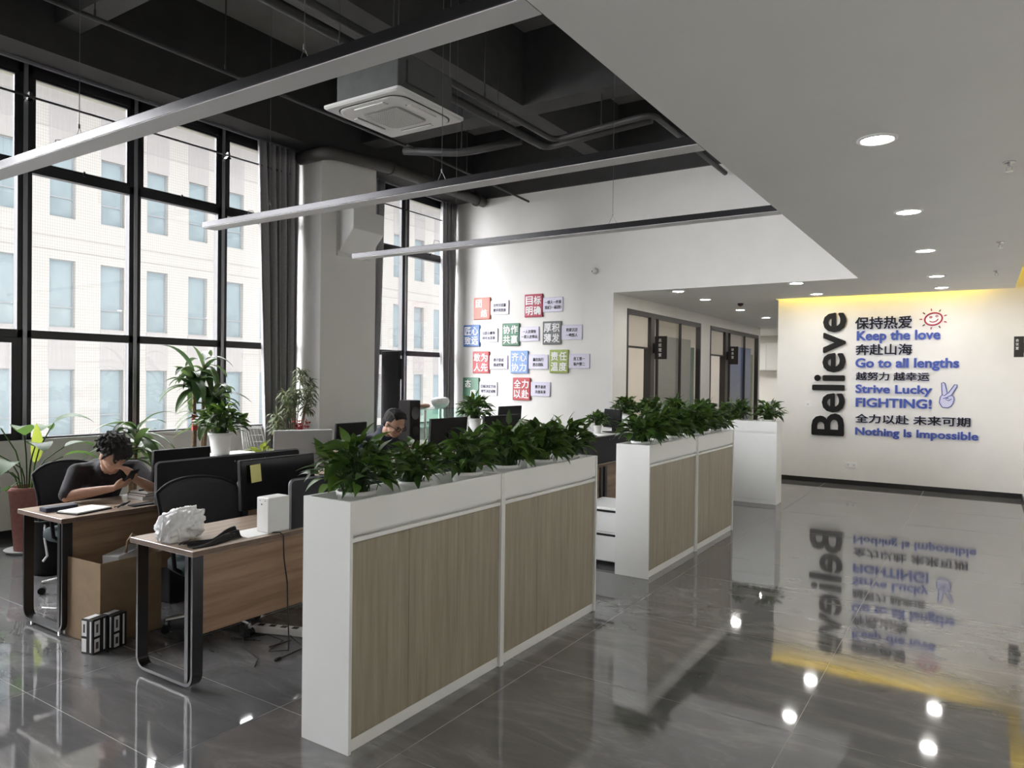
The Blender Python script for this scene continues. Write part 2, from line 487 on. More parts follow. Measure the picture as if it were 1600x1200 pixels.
# ================================================================ SETTING
def floor():
    xs = [-8.1, -6.5, -5.31, -4.11, -2.91, -2.12, -0.73, 0.6]
    ys = [-4.1, -3.05, -1.85, -0.65, 0.55, 1.75, 2.38, 3.57, 4.76, 5.95, 7.15, 8.35, 9.55, 10.75, 11.95, 13.15, 14.35, 15.55, 16.75, 17.95, 19.15, 20.4, 21.6, 23.0]
    rnd = random.Random(3)
    mb = MB()
    g = 0.002
    for i in range(len(xs)-1):
        for j in range(len(ys)-1):
            z = [rnd.uniform(-0.0007, 0.0007) for _ in range(4)]
            mb.add([(xs[i]+g, ys[j]+g, z[0]), (xs[i+1]-g, ys[j]+g, z[1]), (xs[i+1]-g, ys[j+1]-g, z[2]), (xs[i]+g, ys[j+1]-g, z[3])], [(0, 1, 2, 3)])
    mb.k = 1
    mb.box(-8.3, 0.75, -4.3, 23.2, -0.3, -0.0015)
    structure('floor', mb, [M['tile'], M['grout']])
floor()

# walls
structure('wall_window', MB().box(-8.35, -8.07, -4.1, -1.2, 0, 5.9).box(-8.35, -8.07, -1.2, 6.8, 0, 0.97).box(-8.35, -8.07, 6.8, 7.9, 0, 5.9).box(-8.35, -8.07, 7.9, 10.35, 0, 0.85).box(-8.35, -8.07, 10.35, 23.0, 0, 5.9)
          .box(-8.35, -8.07, -1.2, 6.8, 4.73, 5.9).box(-8.35, -8.07, 7.9, 10.35, 4.73, 5.9), M['wall'])
structure('wall_pillar', MB().box(-8.07, -7.56, 6.80, 7.86, 0, 4.73), M['wall'], bevel=0.006)
structure('wall_sign', MB().box(-8.07, -4.87, 10.35, 10.47, 0, 4.76).box(-4.87, -1.38, 10.35, 10.47, 3.0, 4.76), M['wall'])
structure('wall_office', MB().box(-4.97, -4.87, 10.47, 10.88, 0, 3.0).box(-4.97, -4.87, 14.54, 15.16, 0, 3.0).box(-4.97, -4.87, 19.08, 19.25, 0, 3.0)
          .box(-4.97, -4.87, 10.88, 14.54, 2.8, 3.0).box(-4.97, -4.87, 15.16, 19.08, 2.8, 3.0), M['wall'])
structure('wall_office_back', MB().box(-8.07, -7.97, 10.47, 19.25, 0, 3.0).box(-8.07, -4.97, 14.80, 14.90, 0, 3.0).box(-8.07, -4.97, 19.15, 19.25, 0, 3.0), M['beigewall'])
structure('wall_believe', MB().box(-2.90, 0.62, 12.62, 22.9, 0, 3.32), M['wall'])
structure('wall_end', MB().box(-8.07, -2.9, 22.9, 23.0, 0, 3.0), M['wall'])
structure('wall_right', MB().box(0.50, 0.62, -4.1, 12.62, 0, 3.32), M['wall'])
structure('wall_rear', MB().box(-8.35, 0.62, -4.2, -4.1, 0, 0.95).box(-8.35, 0.62, -4.2, -4.1, 4.65, 5.9).box(-8.35, -4.1, -4.2, -4.1, 0.95, 4.65).box(-3.0, 0.62, -4.2, -4.1, 0.95, 4.65), M['wall'])
structure('wall_upper', MB().box(-1.38, -1.30, -4.1, 10.35, 3.10, 5.9), M['wall'])
# ceilings
structure('ceiling_slab', MB().box(-8.35, 0.62, -4.2, 10.6, 5.9, 6.1), M['slab'])
structure('ceiling', MB().box(-1.38, 0.36, -4.1, 10.35, 3.0, 3.10).box(-4.87, -1.38, 10.47, 12.42, 3.0, 3.10).box(-1.38, 0.36, 10.35, 12.42, 3.0, 3.10).box(-4.87, -2.9, 12.42, 19.6, 3.0, 3.10).box(-8.07, -2.9, 19.6, 22.9, 3.0, 3.10)
          .box(-8.07, -4.87, 10.47, 19.6, 3.0, 3.10), M['soffit'])
structure('ceiling_cove', MB().box(-3.1, 0.62, 12.2, 12.7, 3.32, 3.40).box(0.0, 0.62, -4.1, 12.2, 3.32, 3.40).box(0.0, 0.04, -4.1, 12.2, 3.10, 3.32).box(-3.14, -3.10, 12.2, 12.7, 3.10, 3.4).box(-3.1, 0.04, 12.16, 12.2, 3.10, 3.4), M['soffit'])
# dark structural beams under the slab
structure('trim_1', MB().box(-8.07, -7.56, -4.1, 10.30, 4.73, 5.9), M['darkbeam'])
structure('trim_2', MB().box(-7.56, -1.38, 7.54, 7.88, 5.0, 5.9), M['dark'])
structure('trim_3', MB().box(-5.06, -4.80, -4.1, 7.54, 5.0, 5.9).box(-5.06, -4.80, 7.88, 10.35, 5.0, 5.9), M['dark'])
structure('trim_4', MB().box(-7.56, -5.06, 3.44, 3.68, 5.02, 5.9), M['dark'])
structure('trim_5', MB().box(-8.07, -1.38, 10.30, 10.47, 4.76, 5.9), M['dark'])
structure('trim_6', MB().box(-5.06, -1.38, 3.44, 3.68, 5.25, 5.9), M['dark'])
structure('baseboard_believe', MB().box(-2.9, 0.5, 12.605, 12.62, 0, 0.075), M['black'])
structure('baseboard_sign', MB().box(-8.07, -4.87, 10.335, 10.35, 0, 0.075), M['black'])
structure('baseboard_window', MB().box(-8.07, -8.055, -4.1, 6.8, 0, 0.08).box(-8.07, -8.055, 7.87, 10.33, 0, 0.08), M['black'])
structure('baseboard_right', MB().box(0.485, 0.5, -4.1, 12.6, 0, 0.075), M['black'])

def window(idx, ya, yb, mulls, zb, half_low=None):
    fr = MB()
    x0, x1 = -8.13, -8.045
    fr.box(x0, x1, ya, yb, zb, zb+0.02).box(x0, x1, ya, yb, 4.63, 4.73)
    fr.box(x0, x1, ya, yb, 1.99, 2.075).box(x0, x1, ya, yb, 3.655, 3.745)
    for m in mulls: fr.box(x0, x1, m-0.066, m+0.066, zb, 4.73)
    fr.box(x0, x1, ya, ya+0.05, zb, 4.73).box(x0, x1, yb-0.05, yb, zb, 4.73)
    root = tag(fr.build('window_%d' % idx, M['frame'], bevel=0.004), kind='structure')
    edges = [ya]+mulls+[yb]
    for a, b in zip(edges, edges[1:]):
        if b-a < 0.15: continue
        for z0, z1 in ((zb+0.02, 1.99), (2.075, 3.655), (3.745, 4.63)):
            MB().box(-8.10, -8.092, a+0.066, b-0.066, z0, z1).build('pane', M['glass'], root)
        sash = MB()
        p, q, z0, z1 = a+0.066, b-0.066, 3.745, 4.63
        w = 0.03
        sash.box(-8.085, -8.05, p, p+w, z0, z1).box(-8.085, -8.05, q-w, q, z0, z1).box(-8.085, -8.05, p+w, q-w, z1-w, z1).box(-8.085, -8.05, p+w, q-w, z0, z0+w)
        sash.box(-8.06, -8.03, (p+q)/2-0.01, (p+q)/2+0.01, z0-0.01, z0+0.04)
        sash.build('sash_frame', M['frame'], root)
        if half_low and a < half_low:
            lo = MB(); z0, z1 = zb+0.02, 1.99; w = 0.05
            lo.box(-8.085, -8.04, p, p+w, z0, z1).box(-8.085, -8.04, q-w, q, z0, z1).box(-8.085, -8.04, p+w, q-w, z1-w, z1).box(-8.085, -8.04, p+w, q-w, z0, z0+w)
            lo.build('sash_frame', M['frame'], root)
    for m in mulls:
        MB().box(-8.045, -8.03, m-0.02, m+0.02, zb, 4.73).build('mullion_cap', M['strip'], root, bevel=0.004)
    MB().box(-8.35, -8.02, ya, yb, zb-0.03, zb).build('window_sill', M['white'], root)
    return root
def added_rear_window():  # window added out of view behind the camera to let in more daylight
    f = MB()
    for x in (-4.1, -3.06): f.box(x, x+0.06, -4.2, -4.12, 0.95, 4.65)
    f.box(-4.1, -3.0, -4.2, -4.12, 0.95, 1.01).box(-4.1, -3.0, -4.2, -4.12, 4.59, 4.65).box(-4.1, -3.0, -4.2, -4.12, 2.2, 2.27)
    w = tag(f.build('window_3', M['frame']), kind='structure')
    MB().box(-4.1, -3.0, -4.165, -4.16, 0.95, 4.65).build('pane', M['glass'], w)
added_rear_window()
window(1, -1.2, 6.8, [-1.09, 0.03, 1.15, 2.27, 3.39, 4.51, 5.63], 0.97, half_low=2.5)
w2 = window(2, 7.9, 10.35, [9.06], 0.85)

# ---------------------------------------------------------------- neighbouring building and ground
tag(MB().box(-60, -8.4, -40, 80, -8.3, -8.0).build('courtyard_ground', M['asphalt']), kind='structure')
def neighbour():
    t = thing('office_building', 'white tiled office building with pale blue windows seen outside the tall windows', 'building', (-26, 0, -8))
    ys = [11.69+1.668*k for k in range(-9, 15)]
    rows = [(-1.96, 0.31), (1.73-3.69-3.69, 1.73-3.69-3.69+2.27)]
    rows = [(3.15-3.69*2, 5.42-3.69*2), (3.15-3.69, 5.42-3.69), (3.15, 5.42), (6.84, 9.11)]
    wall = MB(); off = 8
    y0, y1 = ys[0]-2, ys[-1]+3
    levels = [-8]+[z for r in rows for z in r]+[10.6]
    for a, b in zip(levels[0::2], levels[1::2]): wall.box(-0.35, 0, y0, y1, a+off, b+off)
    for a, b in rows:
        e = [y0]+[v for y in ys for v in (y, y+0.82)]+[y1]
        for p, q in zip(e[0::2], e[1::2]): wall.box(-0.35, 0, p, q, a+off, b+off)
    wall.build('wall', M['facade'], t)
    MB().box(-8, -0.35, y0, y1, 0, 18.55).build('core', M['spandrel'], t)
    sm = MB().box(0, 0.012, -0.02, 0.84, 0, 1.40).mesh('spandrel', M['spandrel'])
    for y in ys:
        if y < 5 or y > 36: continue
        for z in (1.74, 9.13):
            o = bpy.data.objects.new('spandrel', sm); COL.objects.link(o); o.parent = t; o.location = (0, y, z+off)
    gr = MB()
    for z in (6.16, 5.72, 2.46, 2.0, 9.75):
        gr.box(0, 0.02, y0, y1, z+off, z+off+0.025)
    gr.build('groove', M['spandrel'], t)
    MB().box(-0.3, 0.25, y0, y1, 18.55, 18.95).build('fascia', M['spandrel'], t)
    MB().box(-0.3, 1.2, y0, y1, 18.95, 20.3).build('cornice', M['cornice'], t)
    fr, gl = MB(), MB()
    fr.box(-0.2, -0.14, 0, 0.05, 0, 2.27).box(-0.2, -0.14, 0.77, 0.82, 0, 2.27).box(-0.2, -0.14, 0.05, 0.77, 0, 0.04).box(-0.2, -0.14, 0.05, 0.77, 2.23, 2.27).box(-0.2, -0.13, 0.05, 0.77, 0.66, 0.71)
    gl.box(-0.19, -0.17, 0.05, 0.77, 0.04, 2.23)
    fm, gm = fr.mesh('window', M['fframe']), gl.mesh('pane', M['fglass'])
    for r, (a, b) in enumerate(rows):
        if r == 0: continue
        for y in ys:
            if y < 5 or y > 34: continue
            w = bpy.data.objects.new('window', fm); COL.objects.link(w); w.parent = t; w.location = (0, y, a+off)
            g = bpy.data.objects.new('pane', gm); COL.objects.link(g); g.parent = w
neighbour()

# ---------------------------------------------------------------- glazed offices on the corridor
def office_front(idx, y0, y1, blind, label_y):
    f = MB(); x0, x1 = -4.95, -4.86
    k = (y1-y0)/3.66
    d1 = y0+0.97*k; d2 = y0+1.08*k; n1 = y0+1.36*k; mm = y0+2.50*k
    f.box(x0, x1, y0, y0+0.05, 0, 2.8).box(x0, x1, y1-0.06, y1, 0, 2.8).box(x0, x1, y0+0.05, y1-0.06, 2.72, 2.8)
    f.box(x0, x1, n1-0.03, n1+0.0, 0, 2.72).box(x0+0.04, x1, mm-0.015, mm+0.015, 0, 2.72)
    f.box(x0, x1, n1+0.03, y1-0.06, 0, 0.06)
    r = tag(f.build('door_%d' % idx, M['greyframe']), kind='structure')
    MB().box(x0-0.03, x1+0.01, d1, d2+0.07, 0, 2.72).build('door_post', M['dooredge'], r)
    MB().box(x0, x1-0.02, y0+0.05, d1, 2.17, 2.20).build('transom', M['dooredge'], r)
    MB().box(-4.93, -4.91, y0+0.05, d1, 2.20, 2.72).build('transom_panel', M['beigewall'], r)
    MB().box(-4.93, -4.91, d2+0.07, n1-0.03, 0, 2.72).build('side_panel', M['beigewall'], r)
    MB().box(-4.915, -4.905, n1, mm-0.015, 0.06, 2.72).build('pane', M['glass'], r)
    MB().box(-4.915, -4.905, mm+0.015, y1-0.06, 0.06, 2.72).build('pane', M['glass'], r)
    b = MB()
    n = 100
    for i in range(n):
        z = 0.10+i*(2.35/n)
        b.add([(-4.985, n1+0.005, z), (-4.985, y1-0.28, z), (-4.975, y1-0.28, z+0.021), (-4.975, n1+0.005, z+0.021)], [(0, 1, 2, 3)])
    tag(b.build('venetian_blind', blind), ('grey' if idx == 1 else 'blue')+' venetian blind behind the %s glazed office front' % ('nearer' if idx == 1 else 'farther'), 'blind')
    MB().box(-4.99, -4.975, y1-0.27, y1-0.07, 0, 2.3).build('side_board', M['greenstrip'] if idx == 1 else M['lime'], r)
    # projecting plaque
    pz, py = 2.0, (d1+d2)/2+0.06
    t = thing('room_plaque', 'black projecting room plaque beside the %s office door' % ('nearer' if idx == 1 else 'farther'), 'sign', (-4.85, py, pz))
    MB().box(0, 0.03, -0.03, 0.03, 0.10, 0.28).build('bracket', M['plaque'], t)
    MB().box(0.03, 0.25, -0.012, 0.012, 0, 0.40).build('plate', M['plaque'], t, bevel=0.004)
    txt = '总经理室' if idx == 1 else '财务室'
    for i, ch in enumerate(txt):
        text_obj('character', ch, M['whitetext'], (0.10, -0.012, 0.30-i*0.085), (1, 0, 0), (0, 0, 1), 0.055, 0.06, 0.003, 0.01, t)
    # panel lamp added to light the room behind
    lp = thing('added_panel_lamp', 'flat lamp added to light the %s glazed office' % ('nearer' if idx == 1 else 'farther'), 'lamp', (-6.5, (y0+y1)/2, 2.96))
    MB().box(-0.62, 0.62, -0.32, 0.32, 0.01, 0.04).build('frame', M['ring'], lp)
    MB().box(-0.6, 0.6, -0.3, 0.3, 0, 0.01).build('diffuser', M['addedlamp'], lp)
office_front(1, 10.88, 14.54, M['blind'], 11.9)
office_front(2, 15.16, 19.08, M['blueblind'], 16.2)

lp = thing('added_panel_lamp', 'unseen flat lamp added to light the cream kitchen cabinet at the corridor end', 'lamp', (-6.9, 20.9, 2.96))  # added out of sight to brighten the corridor end
MB().box(-0.62, 0.62, -0.32, 0.32, 0.01, 0.04).build('frame', M['ring'], lp)
MB().box(-0.6, 0.6, -0.3, 0.3, 0, 0.01).build('diffuser', M['addedlamp'], lp)
t = thing('kitchen_cabinet', 'pale cream wall and base cabinet at the far end of the corridor', 'cabinet', (-5.4, 22.3, 0))
MB().box(-0.6, 0.9, 0, 0.58, 0, 1.0).build('base_unit', M['white'], t, bevel=0.004)
MB().box(-0.62, 0.92, -0.03, 0.58, 1.0, 1.04).build('counter', M['paper'], t)
for k in range(3):
    d = MB().box(-0.58+k*0.49, -0.11+k*0.49, -0.02, 0, 0.06, 0.97).build('door', M['white'], t, bevel=0.003)
    d2 = MB().box(-0.58+k*0.49, -0.11+k*0.49, 0.20, 0.22, 1.98, 2.75).build('door', M['white'], t, bevel=0.003)
MB().box(-0.6, 0.9, 0.22, 0.58, 1.95, 2.78).build('wall_unit', M['white'], t, bevel=0.004)

# ---------------------------------------------------------------- lights of the place
def downlights():
    sp = []
    for x, ys in ((-0.51, (0.45, 2.45, 4.45, 6.466, 8.464, 10.57, 11.88)), (-2.17, (10.47, 11.91)), (-3.92, (10.63, 11.91, 14.0, 15.96, 18.0)), (-4.6, (20.9,))):  # those above the camera and at the corridor end are added for light
        for y in ys: sp.append((x, y))
    lab = {(-0.51, 4.45): 'lit round downlight nearest the camera, largest in the white ceiling',
           (-0.51, 6.466): 'lit round downlight second from the camera in the row leading to the slogan wall',
           (-0.51, 8.464): 'lit round downlight third from the camera in the row leading to the slogan wall',
           (-0.51, 10.57): 'lit round downlight above the smiling sun, farther from the slogan wall of the two',
           (-0.51, 11.88): 'lit round downlight above the smiling sun, right in front of the slogan wall',
           (-2.17, 10.47): 'lit round downlight in front of the ceiling cove corner, nearer of the two',
           (-2.17, 11.91): 'lit round downlight closest to the left end of the yellow cove',
           (-3.92, 10.63): 'lit round downlight at the corridor mouth beside the white sign wall',
           (-3.92, 11.91): 'lit round downlight second along the office corridor ceiling',
           (-3.92, 14.0): 'lit round downlight third along the office corridor ceiling, under the dark detector',
           (-3.92, 15.96): 'lit round downlight deepest of those seen in the office corridor ceiling',
           (-3.92, 18.0): 'round downlight added to light the hidden far part of the office corridor',
           (-4.6, 20.9): 'round downlight added to light the cream kitchen cabinet'}
    ring = MB().lathe([(0.088, 0), (0.105, 0.0), (0.105, -0.006), (0.086, -0.012), (0.080, -0.004)], n=28)
    rm = ring.mesh('ring', M['ring'], True)
    dm = MB().lathe([(0.082, -0.002), (0.082, -0.006)], n=28).mesh('diffuser', M['led'])
    for x, y in sp:
        t = thing('downlight', lab.get((x, y), 'unseen round downlight added for light in the white ceiling above the camera'), 'lamp', (x, y, 3.0), 0, 'recessed ceiling downlights')
        for n, me in (('ring', rm), ('diffuser', dm)):
            o = bpy.data.objects.new(n, me); COL.objects.link(o); o.parent = t
downlights()

tag(MB().box(-2.95, 0.05, 12.46, 12.49, 3.105, 3.12).box(-2.95, 0.10, 12.30, 12.33, 3.105, 3.13).build('led_strip', M['cove'], loc=(0, 0, 0)), 'warm yellow light strip hidden in the cove above the slogan wall', 'lamp')
tag(MB().box(0.20, 0.23, -4.0, 12.0, 3.105, 3.13).build('led_strip', M['cove']), 'warm yellow light strip hidden in the cove along the right wall', 'lamp')

def linear_light(y, x0, label, wires):
    t = thing('linear_light', label, 'lamp', (0, y, 3.0), 0, 'long suspended linear lights')
    MB().box(x0, -1.385, -0.07, 0.07, 0.004, 0.055).build('housing', M['lampbody'], t, bevel=0.003)
    MB().box(x0+0.004, -1.386, -0.066, 0.066, 0.0, 0.004).build('diffuser', M['diffuser'], t)
    for x in wires:
        MB().tube([(x, 0, 0.14), (x, 0, 2.89)], 0.0022, 5).tube([(x, 0, 0.14), (x-0.05, 0, 0.05)], 0.0018, 5).tube([(x, 0, 0.14), (x+0.05, 0, 0.05)], 0.0018, 5).tube([(x, 0, 0.13), (x, 0, 0.155)], 0.006, 6).build('suspension_wire', M['wire'], t)
    xw = wires[0]-0.2
    MB().tube([(xw, 0, 0.055), (xw-0.03, 0, 0.10), (xw-0.09, 0, 0.11), (xw-0.10, 0, 0.06)], 0.003, 5).build('loose_lead', M['wire'], t)
linear_light(2.231, -6.07, 'long suspended linear light nearest the camera, running across the top left', (-4.6, -2.6))
linear_light(4.099, -6.07, 'long suspended linear light in the middle, passing below the air conditioner', (-5.2, -3.3))
linear_light(6.02, -6.10, 'long suspended linear light farthest away, in front of the white sign wall', (-4.65, -2.85))

# ---------------------------------------------------------------- ceiling services
def ac_cassette():
    t = thing('cassette_air_conditioner', 'white square ceiling air conditioner hanging between the first two linear lights', 'air conditioner', (-4.19, 4.57, 3.85))
    MB().box(-0.34, 0.34, -0.34, 0.34, 0.03, 0.36).build('case', M['galv'], t, bevel=0.01)
    mb = MB()
    def rr(h, r, z, n=6):
        out = []
        for cx, cy, a0 in ((h-r, h-r, 0), (-h+r, h-r, 90), (-h+r, -h+r, 180), (h-r, -h+r, 270)):
            for k in range(n+1):
                a = math.radians(a0+90*k/n); out.append((cx+r*math.cos(a), cy+r*math.sin(a), z))
        return out
    def loft(loops, capa=True, capb=True):
        m = MB(); n = len(loops[0])
        m.v = [p for l in loops for p in l]
        for i in range(len(loops)-1):
            for k in range(n): m.f.append((i*n+k, i*n+(k+1) % n, (i+1)*n+(k+1) % n, (i+1)*n+k))
        if capa: m.f.append(tuple(range(n))[::-1])
        if capb: m.f.append(tuple(range((len(loops)-1)*n, len(loops)*n)))
        m.mi = [0]*len(m.f); return m
    loft([rr(0.42, 0.03, 0.03), rr(0.42, 0.03, 0.012), rr(0.405, 0.03, 0.0), rr(0.36, 0.12, 0.0)]).build('panel', M['acw'], t)
    loft([rr(0.365, 0.13, 0.002), rr(0.365, 0.13, -0.003)]).build('shadow_gap', M['black'], t)
    loft([rr(0.352, 0.12, 0.0), rr(0.352, 0.12, -0.010), rr(0.335, 0.11, -0.014), rr(0.22, 0.07, -0.014)]).build('centre_plate', M['acw'], t)
    g = loft([rr(0.20, 0.06, -0.012), rr(0.20, 0.06, -0.018), rr(0.19, 0.055, -0.020)])
    gr = g.build('intake_grille', M['grille'], t)
    bars = MB()
    for i in range(-8, 9):
        bars.box(i*0.021-0.003, i*0.021+0.003, -0.18, 0.18, -0.024, -0.019).box(-0.18, 0.18, i*0.021-0.003, i*0.021+0.003, -0.024, -0.019)
    bars.build('grille_bars', M['acw'], gr)
    for k in range(4):
        a = PI/2*k
        fl = MB().box(-0.16, 0.16, 0.272, 0.318, -0.024, -0.013)
        o = fl.build('louver', M['acw'], t, bevel=0.006); o.rotation_euler = (0, 0, a)
        ln = MB().box(-0.17, 0.17, 0.264, 0.270, -0.0165, -0.013).build('louver_gap', M['black'], t); ln.rotation_euler = (0, 0, a)
        c, s = math.cos(a+PI/4), math.sin(a+PI/4)
        MB().tube([(0.44*c*1.05, 0.44*s*1.05, 0.2), (0.44*c*1.05, 0.44*s*1.05, 2.04)], 0.005, 6).build('hanger_rod', M['wire'], t)
        MB().box(0.45*c-0.02, 0.45*c+0.02, 0.45*s-0.02, 0.45*s+0.02, 0.18, 0.22).build('hanger_bracket', M['galv'], t)
    MB().box(0.34, 0.36, -0.25, 0.1, 0.12, 0.3).build('drain_box', M['galv'], t)
ac_cassette()

def pipe(name, pts, r, label, hang=(), cat='pipe', mat='darkpipe', flanges=()):
    t = thing(name, label, cat, (0, 0, 0))
    pts = [Vector(p) for p in pts]
    # rounded elbows
    q = [pts[0]]
    for i in range(1, len(pts)-1):
        a, b, c = pts[i-1], pts[i], pts[i+1]
        d = min(0.12+r, (a-b).length/2, (c-b).length/2)
        p0, p1 = b+(a-b).normalized()*d, b+(c-b).normalized()*d
        for k in range(6):
            s = k/5; q.append(p0*(1-s)**2+b*2*s*(1-s)+p1*s*s)
    q.append(pts[-1])
    MB().tube(q, r, 14).build('pipe_run', M[mat], t, smooth=True)
    for p, d in flanges:
        p = Vector(p); d = Vector(d)
        MB().tube([p-d*0.02, p+d*0.02], r*1.25, 14).build('flange', M[mat], t)
    for p in hang:
        MB().tube([p, (p[0], p[1], 5.9)], 0.006, 6).build('hanger_rod', M[mat], t)
        MB().tube([(p[0], p[1], p[2]-r-0.01), (p[0], p[1], p[2]+r+0.03)], 0.012, 6).build('clamp', M[mat], t)
    return t
pipe('drain_pipe', [(-7.9, 6.72, 4.62), (-7.32, 6.72, 4.62), (-7.32, 7.95, 4.70), (-7.36, 10.30, 4.70)], 0.085, 'thick brown-grey pipe with an elbow running past the pillar top', mat='duct', flanges=[((-7.32, 7.9, 4.70), (0, 1, 0)), ((-7.36, 10.1, 4.70), (0, 1, 0))], hang=[(-7.33, 8.9, 4.78)])
pipe('sprinkler_pipe', [(-6.55, -3.9, 4.75), (-6.55, 7.4, 4.75)], 0.022, 'thin dark pipe running above the tall left window', hang=[(-6.55, 3.3, 4.77), (-6.55, 4.6, 4.77), (-6.55, 2.0, 4.77)])
pipe('sprinkler_pipe', [(-4.50, 2.5, 4.60), (-4.50, 7.78, 4.60), (-3.12, 7.58, 4.60), (-3.12, 10.28, 4.60)], 0.035, 'dark pipe bending along the beam beside the white ceiling edge', hang=[(-4.5, 6.3, 4.62), (-3.8, 7.68, 4.62)])
pipe('sprinkler_pipe', [(-4.74, 3.2, 4.60), (-4.74, 7.98, 4.60), (-3.2, 7.74, 4.60)], 0.046, 'thicker lagged pipe beside the bent dark pipe below the beams', hang=[(-4.74, 6.9, 4.65)])
pipe('sprinkler_pipe', [(-6.35, 7.1, 4.58), (-5.6, 7.35, 4.50), (-4.86, 7.6, 4.60)], 0.05, 'sagging lagged pipe below the air conditioner leading to the beam crossing', hang=[(-5.6, 7.35, 4.55)])
pipe('conduit', [(-6.2, 7.0, 4.60), (-6.42, 10.29, 4.60)], 0.018, 'thin conduit running to the white sign wall above the second linear light', hang=[(-6.3, 8.4, 4.62)])
pipe('cable_rail', [(-7.95, -1.0, 4.365), (-7.95, 6.6, 4.39)], 0.012, 'thin black rail crossing the top panes of the left window', cat='rail', mat='black')
for y in (1.15, 3.39, 5.63):
    tag(MB().box(-8.03, -7.93, y-0.03, y+0.03, 4.34, 4.36).box(-7.97, -7.93, y-0.015, y+0.015, 4.34, 4.42).build('rail_bracket', M['chrome']), 'small bright bracket holding the black rail at the window mullion', 'bracket', 'rail brackets')
pipe('cable_rail', [(-7.95, 7.95, 4.37), (-7.95, 10.3, 4.37)], 0.010, 'thin black rail crossing the top panes of the second window', cat='rail', mat='black')
tag(MB().box(-7.97, -7.93, -1.2, 6.78, 4.70, 4.728).build('curtain_track', M['strip']), 'grey curtain track under the beam over the left window', 'curtain track')
tag(MB().box(-7.97, -7.93, 7.9, 10.3, 4.70, 4.728).build('curtain_track', M['strip']), 'grey curtain track under the beam over the second window', 'curtain track')

t = thing('duct_box', 'white chamfered box fixed to the front of the pillar', 'duct box', (-7.56, 7.1, 3.3))
MB().prism([(0, 0.65), (0.31, 0.65), (0.31, 0.37), (0, 0.05)], 1, 0, 0.60).build('box_body', M['acw'], t, bevel=0.008)
MB().box(0, 0.03, -0.02, 0.62, 0.02, 0.68).build('back_plate', M['acw'], t)

t = thing('security_camera', 'small white dome camera high on the white sign wall', 'camera', (-5.19, 10.35, 3.36))
MB().tube([(0, 0, 0), (0, -0.03, 0)], 0.055, 20).build('base', M['acw'], t)
MB().ball((0, -0.045, 0), 0.048, 16, 10).build('dome', M['acw'], t, smooth=True)
MB().ball((-0.012, -0.088, -0.012), 0.010, 10, 8).build('lens', M['black'], t)

for x, y, l in ((0.114, 5.32, 'nearest the camera'), (0.118, 8.3, 'second from the camera'), (0.116, 10.41, 'closest to the slogan wall')):
    t = thing('ceiling_sprinkler', 'small chrome sprinkler head in the white ceiling, '+l, 'sprinkler', (x, y, 3.0))
    MB().lathe([(0.035, 0), (0.03, -0.01), (0.012, -0.012), (0.010, -0.03)], n=14).build('escutcheon', M['chrome'], t, smooth=True)
    MB().tube([(-0.014, 0, -0.028), (-0.014, 0, -0.055)], 0.003, 6).tube([(0.014, 0, -0.028), (0.014, 0, -0.055)], 0.003, 6).lathe([(0.022, -0.058), (0.022, -0.055)], n=12).build('deflector', M['chrome'], t)
t = thing('smoke_detector', 'dark detector on the corridor ceiling above the third downlight', 'detector', (-3.59, 12.83, 3.0))
MB().lathe([(0.05, 0), (0.05, -0.02), (0.035, -0.045)], n=16).build('body', M['plaque'], t, smooth=True)
MB().lathe([(0.02, -0.045), (0.015, -0.055)], n=12).build('sensor', M['red'], t)

# ================================================================ WALL LETTERING
YB = 12.62
def line(body, x0, x1, z0, z1, colour, bold, label, backing=True):
    t = thing('wall_lettering', label, 'lettering', (x0, YB, z0), 0, 'slogan lines on the white wall')
    w, h = x1-x0, z1-z0
    _, bb = text_obj('letters', body, M[colour], (0, -0.012, 0), (1, 0, 0), (0, 0, 1), w, h, 0.012, bold, t)
    if backing:
        text_obj('backing', body, M['lavender'], (0, 0, 0), (1, 0, 0), (0, 0, 1), w, h, 0.011, bold, t, extra=0.03, bbox=bb)
line('保持热爱', -1.716, -0.925, 2.478, 2.673, 'blacktext', 0.016, 'black Chinese slogan line at the top, level with the smiling sun')
line('Keep the love', -1.689, -0.545, 2.255, 2.452, 'bluetext', 0.026, 'blue lettering reading Keep the love')
line('奔赴山海', -1.701, -0.914, 2.070, 2.243, 'blacktext', 0.016, 'black four character Chinese line between Keep the love and Go to all lengths')
line('Go to all lengths', -1.703, -0.299, 1.828, 2.022, 'bluetext', 0.026, 'blue lettering reading Go to all lengths')
line('越努力 越幸运', -1.694, -0.680, 1.672, 1.804, 'blacktext', 0.014, 'black Chinese line right above Strive Lucky')
line('Strive Lucky', -1.696, -0.643, 1.432, 1.606, 'bluetext', 0.026, 'blue lettering reading Strive Lucky, beside the victory hand')
line('FIGHTING!', -1.688, -0.645, 1.250, 1.395, 'bluetext', 0.026, 'blue capital lettering reading FIGHTING!')
line('全力以赴 未来可期', -1.692, -0.145, 1.000, 1.140, 'blacktext', 0.016, 'black eight character Chinese line below FIGHTING!')
line('Nothing Is Impossible', -1.689, -0.044, 0.768, 0.926, 'bluetext', 0.026, 'blue bottom lettering reading Nothing Is Impossible')
bt, _ = text_obj('wall_lettering', 'Believe', M['blacktext'], (-1.845, YB-0.02, 0.772), (0, 0, 1), (-1, 0, 0), 1.985, 0.496, 0.02, 0.021)
tag(bt, 'large black lettering reading Believe, turned upright along the wall', 'lettering', 'slogan lines on the white wall')

